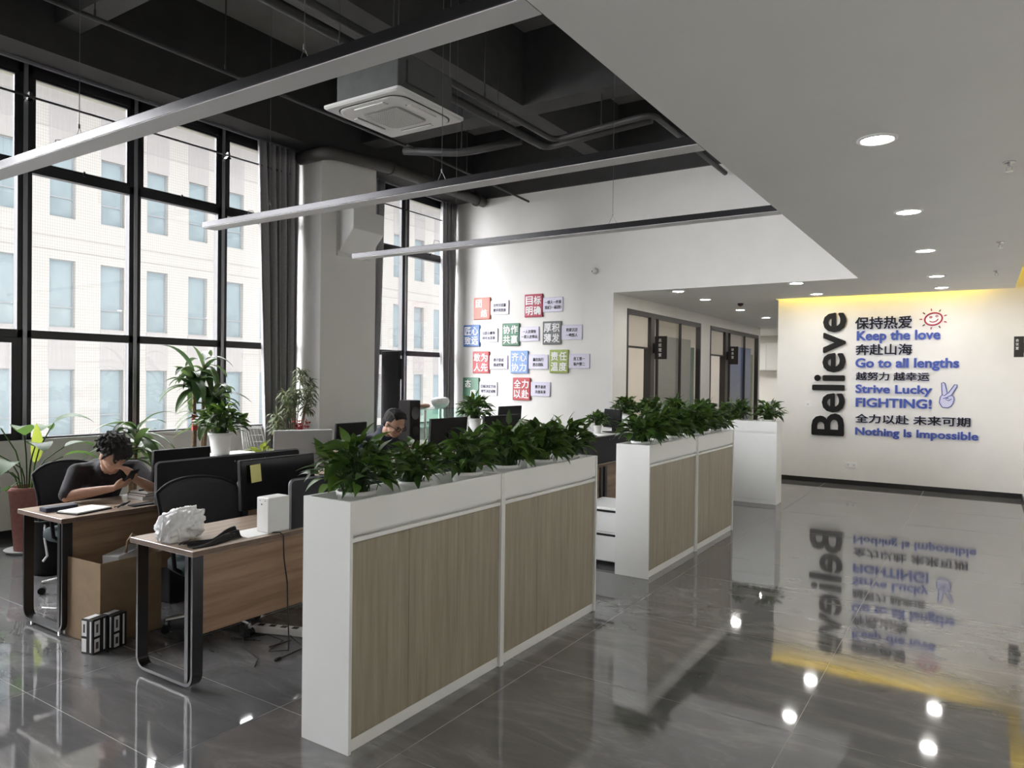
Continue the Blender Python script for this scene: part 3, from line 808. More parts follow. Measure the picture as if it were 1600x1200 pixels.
def smiling_sun():
    t = thing('sun_emblem', 'red smiling sun drawing on the slogan wall', 'emblem', (-0.64, YB, 2.61))
    def ell(rx, rz, a0, a1, n, cx=0, cz=0, tilt=0.25):
        out = []
        for i in range(n+1):
            a = math.radians(a0+(a1-a0)*i/n); x, z = rx*math.cos(a), rz*math.sin(a)
            out.append((cx+x*math.cos(tilt)-z*math.sin(tilt), -0.012, cz+x*math.sin(tilt)+z*math.cos(tilt)))
        return out
    MB().tube(ell(0.115, 0.09, 0, 360, 30), 0.011, 6).build('face_ring', M['crimson'], t)
    fc = MB(); p = ell(0.105, 0.08, 0, 350, 30); fc.prism([(q[0], q[2]) for q in p], 1, -0.006, 0); fc.build('face', M['whitetext'], t)
    MB().tube(ell(0.06, 0.045, 200, 345, 12), 0.007, 6).tube(ell(0.015, 0.012, 0, 360, 8, -0.035, 0.028), 0.006, 5).tube(ell(0.015, 0.012, 0, 360, 8, 0.045, 0.042), 0.006, 5).build('smile', M['crimson'], t)
    for k in range(9):
        a = math.radians(20+40*k)
        c, s = math.cos(a), math.sin(a)
        MB().tube([(c*0.148, -0.01, s*0.125), (c*0.185, -0.01, s*0.16)], [0.009, 0.006], 6).build('ray', M['blacktext'] if k % 2 else M['crimson'], t)
smiling_sun()
def victory_hand():
    t = thing('hand_emblem', 'pale blue victory hand sign beside Strive Lucky', 'emblem', (-0.435, YB, 1.28))
    out = [(-0.07, 0.0), (-0.11, 0.07), (-0.10, 0.15), (-0.075, 0.19), (-0.085, 0.36), (-0.06, 0.375), (-0.04, 0.36), (-0.01, 0.215), (0.0, 0.21), (0.085, 0.345), (0.115, 0.34), (0.112, 0.31), (0.045, 0.185), (0.075, 0.16), (0.08, 0.12), (0.065, 0.06), (0.04, 0.02), (0.0, -0.005)]
    MB().prism(out, 1, -0.012, 0).build('palm', M['lavender'], t)
    l = MB().tube([(x, -0.013, z) for x, z in out+out[:1]], 0.006, 6)
    l.tube([(-0.075, -0.013, 0.19), (-0.045, -0.013, 0.175), (-0.01, -0.013, 0.21)], 0.005, 5)
    l.tube([(0.045, -0.013, 0.185), (0.0, -0.013, 0.16), (-0.03, -0.013, 0.12), (0.01, -0.013, 0.10), (0.05, -0.013, 0.13)], 0.005, 5)
    l.tube([(-0.06, -0.013, 0.13), (-0.02, -0.013, 0.15), (0.01, -0.013, 0.13)], 0.005, 5)
    l.build('outline', M['bluetext'], t)
victory_hand()

def wall_plate(x, z, w, h, label, sockets):
    t = thing('wall_socket', label, 'socket', (x, YB, z))
    MB().box(0, w, -0.010, 0, 0, h).build('plate', M['white'], t, bevel=0.003)
    for k in range(sockets):
        c = w*(k+0.5)/sockets
        MB().box(c-0.02, c+0.02, -0.013, -0.010, h*0.25, h*0.75).build('insert', M['acw'], t)
        MB().box(c-0.008, c-0.005, -0.0145, -0.013, h*0.4, h*0.6).box(c+0.005, c+0.008, -0.0145, -0.013, h*0.4, h*0.6).build('slot', M['black'], t)
wall_plate(-2.448, 1.225, 0.086, 0.086, 'single white switch plate left of the letter e in Believe', 1)
wall_plate(-1.83, 0.275, 0.172, 0.086, 'double white socket plate low below the slogan lines', 2)
t = thing('room_plaque', 'black projecting room plaque on the right wall by the slogan wall', 'sign', (0.5, 12.3, 2.02))
MB().box(-0.03, 0, -0.03, 0.03, 0.06, 0.2).build('bracket', M['plaque'], t)
MB().box(-0.145, -0.03, -0.012, 0.012, 0, 0.29).build('plate', M['plaque'], t, bevel=0.004)
for i, ch in enumerate('会议室'):
    text_obj('character', ch, M['whitetext'], (-0.125, -0.012, 0.215-i*0.055), (1, 0, 0), (0, 0, 1), 0.036, 0.04, 0.003, 0.01, t)

def slogan_signs():
    Y0 = 10.35
    L = [('团结', (-7.56, 2.66), 'crimson2', ('合作共双赢', '携手同发展'), True, 'salmon red'),
         ('目标明确', (-6.50, 2.665), 'crimson', ('一群人一件事', '我们一起拼!'), False, 'dark crimson'),
         ('匠心致远', (-7.78, 2.185), 'sblue', ('以匠心做事', '向长远发展'), False, 'mid blue'),
         ('协作共赢', (-6.95, 2.19), 'sgreen', ('一人走得快', '一群人走得远'), False, 'green'),
         ('厚积薄发', (-6.14, 2.20), 'sgrey', ('积累沉淀', '一鸣惊人'), False, 'grey'),
         ('敢为人先', (-7.57, 1.715), 'sred', ('勇于尝试', '挑战常规'), False, 'red'),
         ('齐心协力', (-6.77, 1.72), 'slblue', ('赢在执行', '胜在团队'), False, 'light blue'),
         ('责任温度', (-6.00, 1.73), 'slime', ('员工第一', '客户第二'), False, 'lime green'),
         ('态度', (-7.78, 1.255), 'sgreen', ('目标决定方向', '细节决定成败'), True, 'dark green'),
         ('全力以赴', (-6.72, 1.265), 'sred', ('携手奋进', '共创未来'), False, 'red')]
    M.update({'crimson2': P('salmon_tile', (0.55, 0.13, 0.085), 0.4), 'sblue': P('blue_tile', (0.05, 0.15, 0.40), 0.4), 'sgreen': P('green_tile', (0.045, 0.17, 0.09), 0.4),
              'sgrey': P('grey_tile_sign', (0.14, 0.15, 0.15), 0.4), 'sred': P('red_tile', (0.42, 0.035, 0.04), 0.4), 'slblue': P('light_blue_tile', (0.22, 0.36, 0.70), 0.4), 'slime': P('lime_tile', (0.28, 0.36, 0.07), 0.4)})
    where = ['at the upper left of the sign group', 'at the top right of the sign group', 'at the left of the second row', 'in the middle of the second row', 'at the right of the second row',
             'at the left of the third row', 'in the middle of the third row', 'at the right of the third row', 'at the bottom left, behind the potted plant', 'at the bottom right of the sign group']
    for (txt, (x, z), m, cap, diag, cn), wh in zip(L, where):
        t = thing('slogan_sign', '%s tile sign with pale caption plate %s' % (cn, wh), 'sign', (x, Y0, z), 0, 'coloured slogan signs')
        MB().box(0, 0.355, -0.028, 0, 0, 0.385).build('colour_tile', M[m], t, bevel=0.012)
        if diag: spots = [(0.05, 0.21), (0.165, 0.04)]; s = 0.13
        else: spots = [(0.03, 0.205), (0.185, 0.205), (0.03, 0.035), (0.185, 0.035)]; s = 0.14
        for ch, (cx, cz) in zip(txt, spots):
            text_obj('character', ch, M['whitetext'], (cx, -0.028, cz), (1, 0, 0), (0, 0, 1), s, s+0.005, 0.006, 0.018, t)
        c = MB().box(0.355, 0.735, -0.018, 0, 0.075, 0.315).build('caption_plate', M['caption'], t, bevel=0.006)
        for row, s in enumerate(cap):
            w = 0.052*len(s)
            text_obj('caption_line', s, M['blacktext'], (0.545-w/2+0.005, -0.018, 0.205-row*0.085), (1, 0, 0), (0, 0, 1), w, 0.058, 0.003, 0.014, c)
slogan_signs()

# ================================================================ PLANTER CABINETS
def make_planter_cabinet():
    t = thing('planter_cabinet', 'x', 'cabinet', (0, 0, 0), 0, 'white planter cabinets dividing the office')
    d, h, L = 0.30, 1.107, 1.197
    for a in (0, L-0.018): MB().box(-d, 0, a, a+0.018, 0, h).build('end_panel', M['white'], t, bevel=0.002)
    MB().box(-d+0.012, -0.018, 0.018, L-0.018, 0.0, 0.055).build('plinth', M['white'], t, bevel=0.0015)
    MB().box(-d+0.02, -0.03, 0.018, L-0.018, 0.945, 0.960).build('trough_floor', M['white'], t, bevel=0.0015)
    MB().box(-d+0.012, -0.008, 0.018, L-0.018, 0.925, 0.943).build('top_rail', M['white'], t, bevel=0.0015)
    MB().box(-0.024, -0.006, 0.018, L-0.018, 0.962, h).build('trough_front', M['white'], t, bevel=0.0015)
    MB().box(-d+0.004, -d+0.022, 0.018, L-0.018, 0.962, h).build('trough_back', M['white'], t, bevel=0.0015)
    e = [0.02, 0.406, 0.792, L-0.02]
    for a, bb in zip(e, e[1:]):
        MB().box(-0.034, -0.016, a+0.001, bb-0.001, 0.057, 0.923).build('wood_panel', M['oak'], t, bevel=0.001)
    MB().box(-d+0.006, -d+0.02, 0.02, L-0.02, 0.057, 0.925).build('back_panel', M['white'], t, bevel=0.001)
    return t
pc = make_planter_cabinet()
pc.location = (-2.287, 2.238, 0)
pc['label'] = 'white planter cabinet with grey oak front standing nearest the camera'
place(pc, (-2.287, 3.437, 0), 0, 'white planter cabinet with grey oak front, far half of the nearer pair')
place(pc, (-2.29, 5.60, 0), 0, 'white planter cabinet with grey oak front, near half of the second pair')
place(pc, (-2.285, 6.80, 0), 0, 'white planter cabinet with grey oak front, far half of the second pair')
place(pc, (-2.275, 10.225, 0), PI/2, 'plain white back of the planter cabinet by the slogan wall, set crosswise')
place(pc, (-3.474, 10.225, 0), PI/2, 'crosswise white planter cabinet in front of the sign wall corner, mostly hidden by plants')

# ---------------------------------------------------------------- plants
def leaf(mb, base, d, length, width, droop=0.5, up=Vector((0, 0, 1)), n=6, shape='heart', twist=0.0, fold=0.25):
    """one leaf blade starting at base along d, bending down by droop"""
    d = Vector(d).normalized(); side = d.cross(up)
    if side.length < 1e-3: side = Vector((1, 0, 0))
    side.normalize()
    nrm = side.cross(d)
    side = side*math.cos(twist)+nrm*math.sin(twist)
    p = Vector(base); cur = d.copy(); vs = []
    for i in range(n+1):
        s = i/n
        if shape == 'heart': w = math.sin(PI*min(1, s**0.62))*(1-0.25*s)
        elif shape == 'broad': w = math.sin(PI*s**0.8)**0.8
        else: w = (math.sin(PI*(0.12+0.88*s)))**0.7*1.0
        w = max(w, 0.02)*width/2
        q = side.cross(cur).normalized()
        vs += [p-side*w+q*w*fold, p+Vector((0, 0, 0)), p+side*w+q*w*fold]
        cur = (cur+Vector((0, 0, -droop/n))).normalized()
        p = p+cur*(length/n)
    fs = []
    for i in range(n):
        a = i*3
        fs += [(a, a+1, a+4, a+3), (a+1, a+2, a+5, a+4)]
    mb.add(vs, fs)

def stem(mb, pts, r): mb.tube(pts, r, 5, cap=False)

def pothos_mesh(seed, n=135, R=0.20, H=0.30, trail=3):
    rnd = random.Random(seed); mb = MB()
    for i in range(n):
        a = rnd.uniform(0, 2*PI); e = rnd.random()**0.8
        el = rnd.uniform(0.0, 1.25)
        rad = R*(0.35+0.65*rnd.random())
        tip = Vector((math.cos(a)*math.cos(el)*rad, math.sin(a)*math.cos(el)*rad, 0.03+H*0.62*math.sin(el)*(0.6+0.5*rnd.random())+0.05*rnd.random()))
        root = Vector((rnd.uniform(-0.05, 0.05), rnd.uniform(-0.05, 0.05), -0.02))
        mid = (root+tip)/2+Vector((0, 0, 0.05))
        stem(mb, [root, mid, tip], 0.0022)
        out = Vector((math.cos(a), math.sin(a), 0))
        d = out*rnd.uniform(0.4, 1)+Vector((rnd.uniform(-.4, .4), rnd.uniform(-.4, .4), rnd.uniform(-0.1, 0.8)*(0.4+el)))
        leaf(mb, tip, d, rnd.uniform(0.085, 0.135), rnd.uniform(0.042, 0.066), rnd.uniform(0.4, 1.3), twist=rnd.uniform(-0.7, 0.7))
    for i in range(trail):
        a = rnd.uniform(0, 2*PI)
        root = Vector((0.09*math.cos(a), 0.09*math.sin(a), 0.0))
        tip = Vector((0.15*math.cos(a), 0.15*math.sin(a), rnd.uniform(0.03, 0.09)))
        stem(mb, [root, (root+tip)/2+Vector((0, 0, 0.05)), tip], 0.0022)
        leaf(mb, tip, (math.cos(a), math.sin(a), -0.7), rnd.uniform(0.07, 0.11), 0.05, 0.8, twist=rnd.uniform(-0.5, 0.5))
    return mb.mesh('foliage', M['pothos'], True)

def pot_mesh(r0, r1, h, mat='pot', rings=True):
    prof = [(0.01, 0), (r0, 0), (r0+(r1-r0)*0.5, h*0.5), (r1-0.004, h-0.022), (r1+0.004, h-0.020), (r1+0.004, h), (r1-0.006, h), (r1-0.010, h-0.03), (0.01, h-0.035)]
    return MB().lathe(prof, n=24).mesh('pot', M[mat], True)
VAR = [pothos_mesh(10+i) for i in range(5)]
POT = pot_mesh(0.062, 0.088, 0.165)
SOIL = MB().lathe([(0.01, 0.128), (0.080, 0.128), (0.01, 0.138)], n=20).mesh('soil', M['soil'], True)
def pothos(loc, label, var, rz, s=1.0, group='pothos on the planter cabinets', ps=1.0):
    t = thing('potted_pothos', label, 'plant', loc, rz, group)
    for n, me, z, k in (('pot', POT, 0, ps), ('soil', SOIL, 0, ps), ('foliage', VAR[var], 0.15*ps, s)):
        o = bpy.data.objects.new(n, me); COL.objects.link(o); o.parent = t; o.location = (0, 0, z); o.scale = (k, k, k)
    return t
ordn = ['nearest the camera', 'second from the camera', 'third from the camera', 'fourth from the camera', 'fifth from the camera', 'farthest from the camera']
for i, y in enumerate((2.42, 2.83, 3.28, 3.68, 4.08, 4.46)):
    pothos((-2.437, y, 0.961), 'leafy pothos on the nearer planter cabinet pair, '+ordn[i], i % 5, i*1.3+0.4, (1.0, 0.80, 0.88, 0.96, 1.0, 0.95)[i])
for i, y in enumerate((5.78, 6.16, 6.55, 6.95, 7.35, 7.74)):
    pothos((-2.437, y, 0.961), 'leafy pothos on the second planter cabinet pair, '+ordn[i], (i+2) % 5, i*2.1+1, (1.05, 1.0, 1.0, 1.1, 1.05, 1.0)[i])
for i, x in enumerate((-4.50, -4.12, -3.74, -3.32, -2.86, -2.42)):
    pothos((x, 10.075, 0.961), 'leafy pothos on the crosswise planter cabinets, '+('leftmost', 'second from the left', 'third from the left', 'fourth from the left', 'second from the right', 'alone at the right end')[i], (i+1) % 5, i*1.7, 1.0)

# ================================================================ DESKS AND CHAIRS
def make_desk():
    """local: x 0 (seat side) .. 0.585 (panel side), y 0..1.298"""
    t = thing('office_desk', 'x', 'desk', (0, 0, 0), 0, 'walnut office desks')
    D, L = 0.585, 1.298
    tp = MB().box(0, D, 0, L, 0.715, 0.745)
    tp.build('desktop', M['walnut_top'], t, bevel=0.002)
    MB().box(-0.001, D+0.001, -0.001, L+0.001, 0.7175, 0.7425).build('edge_band', M['walnut_edge'], t)
    MB().box(D-0.060, D-0.042, 0.075, L-0.02, 0.29, 0.715).build('modesty_panel', M['walnut'], t)
    for y in (0.02, L-0.08):
        a, b, r, th, w = 0.03, D-0.03, 0.07, 0.016, 0.06
        out = [(a, 0.715), (a, 0.02+r)]
        for k in range(7):
            q = PI+PI/2*k/6; out.append((a+r+r*math.cos(q), 0.02+r+r*math.sin(q)))
        for k in range(7):
            q = 1.5*PI+PI/2*k/6; out.append((b-r+r*math.cos(q), 0.02+r+r*math.sin(q)))
        out += [(b, 0.02+r), (b, 0.715)]
        inn = [(a+th, 0.715), (a+th, 0.02+r)]
        ri = r-th
        for k in range(7):
            q = PI+PI/2*k/6; inn.append((a+r+ri*math.cos(q), 0.02+r+ri*math.sin(q)))
        for k in range(7):
            q = 1.5*PI+PI/2*k/6; inn.append((b-r+ri*math.cos(q), 0.02+r+ri*math.sin(q)))
        inn += [(b-th, 0.02+r), (b-th, 0.715)]
        n = len(out); mb = MB()
        vs = [(p[0], y, p[1]) for p in out]+[(p[0], y, p[1]) for p in inn]+[(p[0], y+w, p[1]) for p in out]+[(p[0], y+w, p[1]) for p in inn]
        fs = []
        for i in range(n-1):
            fs += [(i, i+1, n+i+1, n+i), (2*n+i, 3*n+i, 3*n+i+1, 2*n+i+1), (i, 2*n+i, 2*n+i+1, i+1), (n+i, n+i+1, 3*n+i+1, 3*n+i)]
        fs += [(0, n, 3*n, 2*n), (n-1, 3*n-1, 4*n-1, 2*n-1)]
        mb.add(vs, fs)
        lg = mb.build('leg_frame', M['black'], t)
        MB().box(D-0.115, D-0.085, y+0.01, y+0.05, 0.036, 0.715).build('inner_post', M['black'], lg)
        MB().tube([(0.11, y+0.03, 0.0), (0.11, y+0.03, 0.022)], 0.016, 10).tube([(D-0.11, y+0.03, 0.0), (D-0.11, y+0.03, 0.022)], 0.016, 10).build('glide', M['chrome'], lg)
    return t
dk = make_desk()
dk.location = (-3.955, 2.20, 0)
dk['label'] = 'walnut desk with black loop legs carrying the white plastic bag'
place(dk, (-3.955, 3.50, 0), 0, 'walnut desk behind the nearer planter cabinets, in front of the man with glasses')
place(dk, (-5.350, 2.22, 0), 0, 'walnut desk with black loop legs where the man with the phone sits')
place(dk, (-5.350, 3.52, 0), 0, 'walnut desk behind the long black divider, mostly hidden')
place(dk, (-3.955, 5.75, 0), 0, 'walnut desk behind the second planter cabinets, seen through the gap')
place(dk, (-3.955, 7.05, 0), 0, 'walnut desk at the far end behind the second planter cabinets')
place(dk, (-5.350, 5.75, 0), 0, 'walnut desk carrying the large black monitor before the second window')
place(dk, (-5.350, 7.05, 0), 0, 'walnut desk under the low wide monitor near the sign wall')
place(dk, (-6.750, 5.70, 0), 0, 'walnut desk in front of the pillar')
place(dk, (-6.750, 7.00, 0), 0, 'walnut desk carrying the black loudspeaker')
place(dk, (-6.750, 8.30, 0), 0, 'walnut desk by the glass display case')

def divider(loc, L, label):
    t = thing('desk_divider', label, 'divider', loc, 0, 'charcoal desk dividers')
    h, r = 0.285, 0.025
    pl = [(0, 0), (L, 0), (L, h-r)]+[(L-r+r*math.cos(a), h-r+r*math.sin(a)) for a in [PI/2*k/5 for k in range(6)]]+[(r+r*math.cos(a), h-r+r*math.sin(a)) for a in [PI/2+PI/2*k/5 for k in range(6)]]
    MB().prism([(y, z) for y, z in pl], 0, 0, 0.022).build('panel', M['divider'], t)
    MB().tube([(0.011, y, z) for y, z in [(0.0, 0.0)]+pl[:1:-1]+[(L, 0.0)]], 0.012, 6).build('edge_trim', M['trim_light'] if L < 1 else M['strip'], t)
    for k in (0.5, 0.62, 0.72):
        MB().tube([(0.022, L*k, h-0.04), (0.027, L*k, h-0.04)], 0.006, 10).build('bolt', M['chrome'], t)
    return t
divider((-4.81, 2.85, 0.745), 1.24, 'long black desk divider behind the empty grey chair')
divider((-3.425, 2.855, 0.745), 1.80, 'charcoal desk divider right beside the nearest planter cabinet')
divider((-3.425, 6.2, 0.745), 1.95, 'charcoal desk divider seen between the two planter cabinet pairs')

def make_chair():
    """local: faces +x, origin on the floor under the seat"""
    t = thing('office_chair', 'x', 'chair', (0, 0, 0), 0, 'swivel office chairs')
    def seat(u, v):
        a = u*2-1; b = v*2-1
        k = max(abs(a), abs(b)); 
        # superellipse cushion
        l = (abs(a)**4+abs(b)**4)**0.25 or 1
        s = k/l if l else 1
        return (a*s*0.24, b*s*0.25, 0.475+0.02*(1-k**4)-0.02*max(0, a)**3)
    sb = MB().grid(seat, 12, 12); sb.grid(lambda u, v: tuple(Vector(seat(u, v))*1.0-Vector((0, 0, 0.075*1))), 12, 12)
    st = MB()
    prof = []
    loop = []
    for k in range(28):
        a = 2*PI*k/28; c, s = math.cos(a), math.sin(a)
        loop.append((0.24*abs(c)**0.55*(1 if c > 0 else -1), 0.25*abs(s)**0.55*(1 if s > 0 else -1)))
    lv = [(0.90, 0.40), (1.0, 0.425), (1.0, 0.465), (0.93, 0.485), (0.5, 0.49), (0.02, 0.487)]
    vs = [(x*k, y*k, z) for k, z in lv for x, y in loop]
    fs = [(i*28+k, i*28+(k+1) % 28, (i+1)*28+(k+1) % 28, (i+1)*28+k) for i in range(len(lv)-1) for k in range(28)]
    fs += [tuple(range(28))[::-1], tuple(range((len(lv)-1)*28, len(lv)*28))]
    st.add(vs, fs).build('seat', M['teal'], t, smooth=True)
    def back(u, v):
        b = v*2-1
        hw = 0.285*(1-0.10*(1-u))*(1-0.06*u**3)
        y = b*hw
        z = 0.56+u*0.40-0.045*b*b*u-0.03*b*b*b*b*u
        x = -0.235-0.07*u+0.07*b*b+0.04*math.sin(PI*u)
        return (x, y, z)
    MB().grid(back, 10, 14).build('backrest', M['mesh'], t, smooth=True, solid=0.018)
    rim = [back(0, i/14) for i in range(15)]+[back(i/10, 1) for i in range(1, 11)]+[back(1, 1-i/14) for i in range(1, 15)]+[back(1-i/10, 0) for i in range(1, 11)]
    MB().tube(rim, 0.013, 8).build('back_frame', M['bplastic'], t, smooth=True)
    MB().tube([(-0.15, 0, 0.40), (-0.27, 0, 0.44), (-0.29, 0, 0.62), (-0.275, 0, 0.72)], [0.03, 0.03, 0.022, 0.02], 8).build('back_bracket', M['bplastic'], t, smooth=True)
    for s in (-1, 1):
        MB().tube([(0.06, s*0.23, 0.42), (0.05, s*0.285, 0.46), (0.03, s*0.29, 0.60), (0.0, s*0.29, 0.645)], 0.014, 8).tube([(-0.08, s*0.29, 0.645), (0.0, s*0.29, 0.655), (0.13, s*0.28, 0.65)], [0.018, 0.024, 0.018], 8).build('armrest', M['bplastic'], t, smooth=True)
    MB().tube([(0, 0, 0.10), (0, 0, 0.25)], 0.03, 12).tube([(0, 0, 0.25), (0, 0, 0.41)], 0.018, 12).build('gas_lift', M['bplastic'], t)
    for k in range(5):
        a = 2*PI*k/5+0.3
        c, s = math.cos(a), math.sin(a)
        lg = MB().tube([(0.02*c, 0.02*s, 0.125), (0.29*c, 0.29*s, 0.085)], [0.024, 0.014], 8).tube([(0.29*c, 0.29*s, 0.088), (0.29*c, 0.29*s, 0.05)], 0.011, 8).build('base_leg', M['chrome'], t)
        MB().tube([(0.29*c-s*0.022, 0.29*s+c*0.022, 0.027), (0.29*c+s*0.022, 0.29*s-c*0.022, 0.027)], 0.027, 12).build('caster', M['bplastic'], lg)
    return t
ch = make_chair()
ch.location = (-4.14, 2.86, 0); ch.rotation_euler = (0, 0, -0.12)
ch['label'] = 'empty grey mesh swivel chair tucked under the nearest desk'
place(ch, (-5.70, 2.84, 0), 0.12, 'dark swivel chair under the man with the phone')
place(ch, (-4.60, 4.72, 0), -0.05, 'swivel chair under the man with glasses')
place(ch, (-4.36, 7.58, 0), 0.1, 'dark swivel chair with rounded top near the sign wall')
place(ch, (-5.76, 6.15, 0), 0.0, 'pale backed swivel chair behind the man with glasses')

# ================================================================ THINGS ON AND AROUND THE DESKS
def monitor(loc, rz, w, h, label, z_lift=0.11, back='bplastic', tilt=0.06):
    """local: screen faces -x, stands on z = 0"""
    t = thing('computer_monitor', label, 'monitor', loc, rz, 'computer monitors')
    p = MB().box(-0.012, 0.022, -w/2, w/2, 0, h).build('housing', M[back], t, bevel=0.006)
    p.location = (0, 0, z_lift); p.rotation_euler = (0, tilt, 0)
    s = MB().box(-0.0135, -0.012, -w/2+0.008, w/2-0.008, 0.015, h-0.008).build('screen', M['screen'], t)
    s.location = (0, 0, z_lift); s.rotation_euler = (0, tilt, 0)
    MB().box(0.02, 0.05, -0.035, 0.035, 0.01, z_lift+h*0.55).build('neck', M[back], t, bevel=0.004)
    MB().box(-0.08, 0.10, -0.11, 0.11, 0, 0.012).build('foot', M[back], t, bevel=0.004)
    return t
DT = 0.745
m1 = monitor((-4.02, 3.27, 0.745), PI, 0.62, 0.33, 'black monitor with a yellow sticky note, right of the empty grey chair', 0.02)
tag(MB().box(0, 0.0012, -0.04, 0.04, -0.058, 0.058).build('sticky_note', M['note'], loc=(-3.9995, 3.06, 1.005)), 'yellow sticky note on the black monitor', 'note')
bpy.data.objects['sticky_note'].rotation_euler = (0.06, -0.06, 0)
monitor((-5.10, 3.22, DT), 0, 0.46, 0.30, 'black monitor back beside the man with the phone, behind the long divider', 0.045)
monitor((-5.05, 4.35, DT), -0.55, 0.50, 0.36, 'pale grey back of an all-in-one computer in front of the pillar', 0.07, back='paleback', tilt=0.14)
monitor((-6.40, 6.24, DT), 0, 0.50, 0.31, 'small black monitor at the foot of the pillar', 0.03)
monitor((-4.92, 6.25, DT), 0, 0.64, 0.36, 'large black monitor right of the man with glasses', 0.10)
monitor((-5.02, 7.44, DT), 0, 0.78, 0.34, 'wide dark monitor right behind the pothos standing before the sign wall', 0.10)
monitor((-5.80, 8.82, DT+0.0), 0, 0.58, 0.34, 'upright dark monitor standing against the white sign wall', 0.15)

t = thing('computer_case', 'small white plastic computer case on the nearest desk', 'computer', (-3.506, 2.69, DT))
MB().box(0, 0.105, 0, 0.15, 0.004, 0.205).build('case_body', M['tower'], t, bevel=0.006)
MB().tube([(0.045, -0.001, 0.165), (0.045, 0.001, 0.165)], 0.005, 10).tube([(0.03, -0.001, 0.187), (0.03, 0.001, 0.187)], 0.003, 8).tube([(0.075, -0.001, 0.187), (0.075, 0.001, 0.187)], 0.003, 8).build('port', M['bplastic'], t)
MB().box(0.01, 0.095, 0.01, 0.14, 0, 0.005).build('foot', M['bplastic'], t)
tag(MB().box(-3.60, -3.41, 2.56, 2.86, DT, DT+0.003).build('paper_sheet', M['paper']), 'white sheet lying under the small white computer case', 'paper')

def plastic_bag():
    rnd = random.Random(5); mb = MB()
    ph = [rnd.uniform(0, 6.28) for _ in range(8)]
    from mathutils import noise
    def f(u, v):
        a = 2*PI*u; e = PI*v
        d = Vector((math.cos(a)*math.sin(e), math.sin(a)*math.sin(e), -math.cos(e)))
        k = max(abs(d.x)/0.9, abs(d.y), abs(d.z)*0.95)
        q = d*(0.55+0.45/k)
        rid = 0
        for fr, am in ((2.6, 0.16), (5.5, 0.10), (11, 0.05)):
            rid += am*(1-2*abs(noise.noise(d*fr+Vector((3.1, 1.7, fr)))))
        q = q*(0.92+rid)
        z = 0.078+q.z*0.078
        return (0.088*q.x, 0.108*q.y+0.02*(z/0.15), max(0.001, z+0.012*q.y))
    mb.grid(f, 90, 44)
    t = thing('plastic_bag', 'crumpled white plastic bag on the corner of the nearest desk', 'bag', (-3.69, 2.325, DT))
    mb.build('bag_body', M['plasticbag'], t, smooth=True)
    MB().tube([(0.055, -0.06, 0.12), (0.085, -0.055, 0.06), (0.083, -0.05, 0.01)], [0.008, 0.007, 0.005], 6).tube([(0.02, -0.10, 0.11), (0.035, -0.118, 0.06), (0.03, -0.125, 0.005)], [0.01, 0.007, 0.005], 6).build('handle', M['plasticbag'], t, smooth=True)
plastic_bag()
def cloth():
    ph = random.Random(8)
    def f(u, v):
        x = -0.065*(1-0.35*u)+0.13*(1-0.3*u)*v; y = u*0.32
        z = 0.012+0.012*math.sin(7*u+5*v)+0.022*u*u*math.sin(PI*v)+0.010*math.sin(16*v+3*u)+0.035*max(0, u-0.7)
        return (x+0.02*math.sin(5*u), y, max(0.004, z*math.sin(PI*min(1, max(0.04, v)))**0.4))
    t = MB().grid(f, 26, 16).build('folded_cloth', M['blackcloth'], loc=(-3.485, 2.235, DT), smooth=True, solid=0.004)
    tag(t, 'black cloth lying in front of the white plastic bag', 'cloth')
cloth()

tag(MB().tube([(-3.41, 2.72, 0.749), (-3.37, 2.745, 0.752), (-3.350, 2.755, 0.735), (-3.362, 2.77, 0.60), (-3.355, 2.79, 0.45), (-3.362, 2.80, 0.3), (-3.40, 2.84, 0.12), (-3.45, 2.88, 0.012), (-3.55, 2.82, 0.006), (-3.62, 2.98, 0.006), (-3.78, 2.99, 0.006), (-3.85, 2.86, 0.008), (-3.70, 2.76, 0.012), (-3.50, 2.70, 0.006), (-3.42, 2.62, 0.006)], 0.004, 6).build('power_cable', M['cableb'], smooth=True), 'black cable hanging down the nearest desk panel to the floor', 'cable')
tag(MB().tube([(-3.60, 2.86, 0.006), (-3.55, 2.98, 0.02), (-3.65, 3.06, 0.006), (-3.42, 2.98, 0.006), (-3.40, 2.78, 0.006)], 0.004, 6).tube([(-3.40, 2.78, 0.008), (-3.395, 2.74, 0.012)], 0.011, 8).build('power_cable', M['cableb'], smooth=True), 'looped black cable with a plug on the floor under the nearest desk', 'cable')
t = thing('power_strip', 'white power strip lying on the floor under the nearest desk', 'power strip', (-3.74, 3.06, 0.0), 0.35)
MB().box(-0.19, 0.19, -0.035, 0.035, 0.0, 0.045).build('body', M['tower'], t, bevel=0.008)
for k in range(4): MB().box(-0.155+k*0.08, -0.115+k*0.08, -0.018, 0.018, 0.0445, 0.0465).build('outlet', M['bplastic'], t)

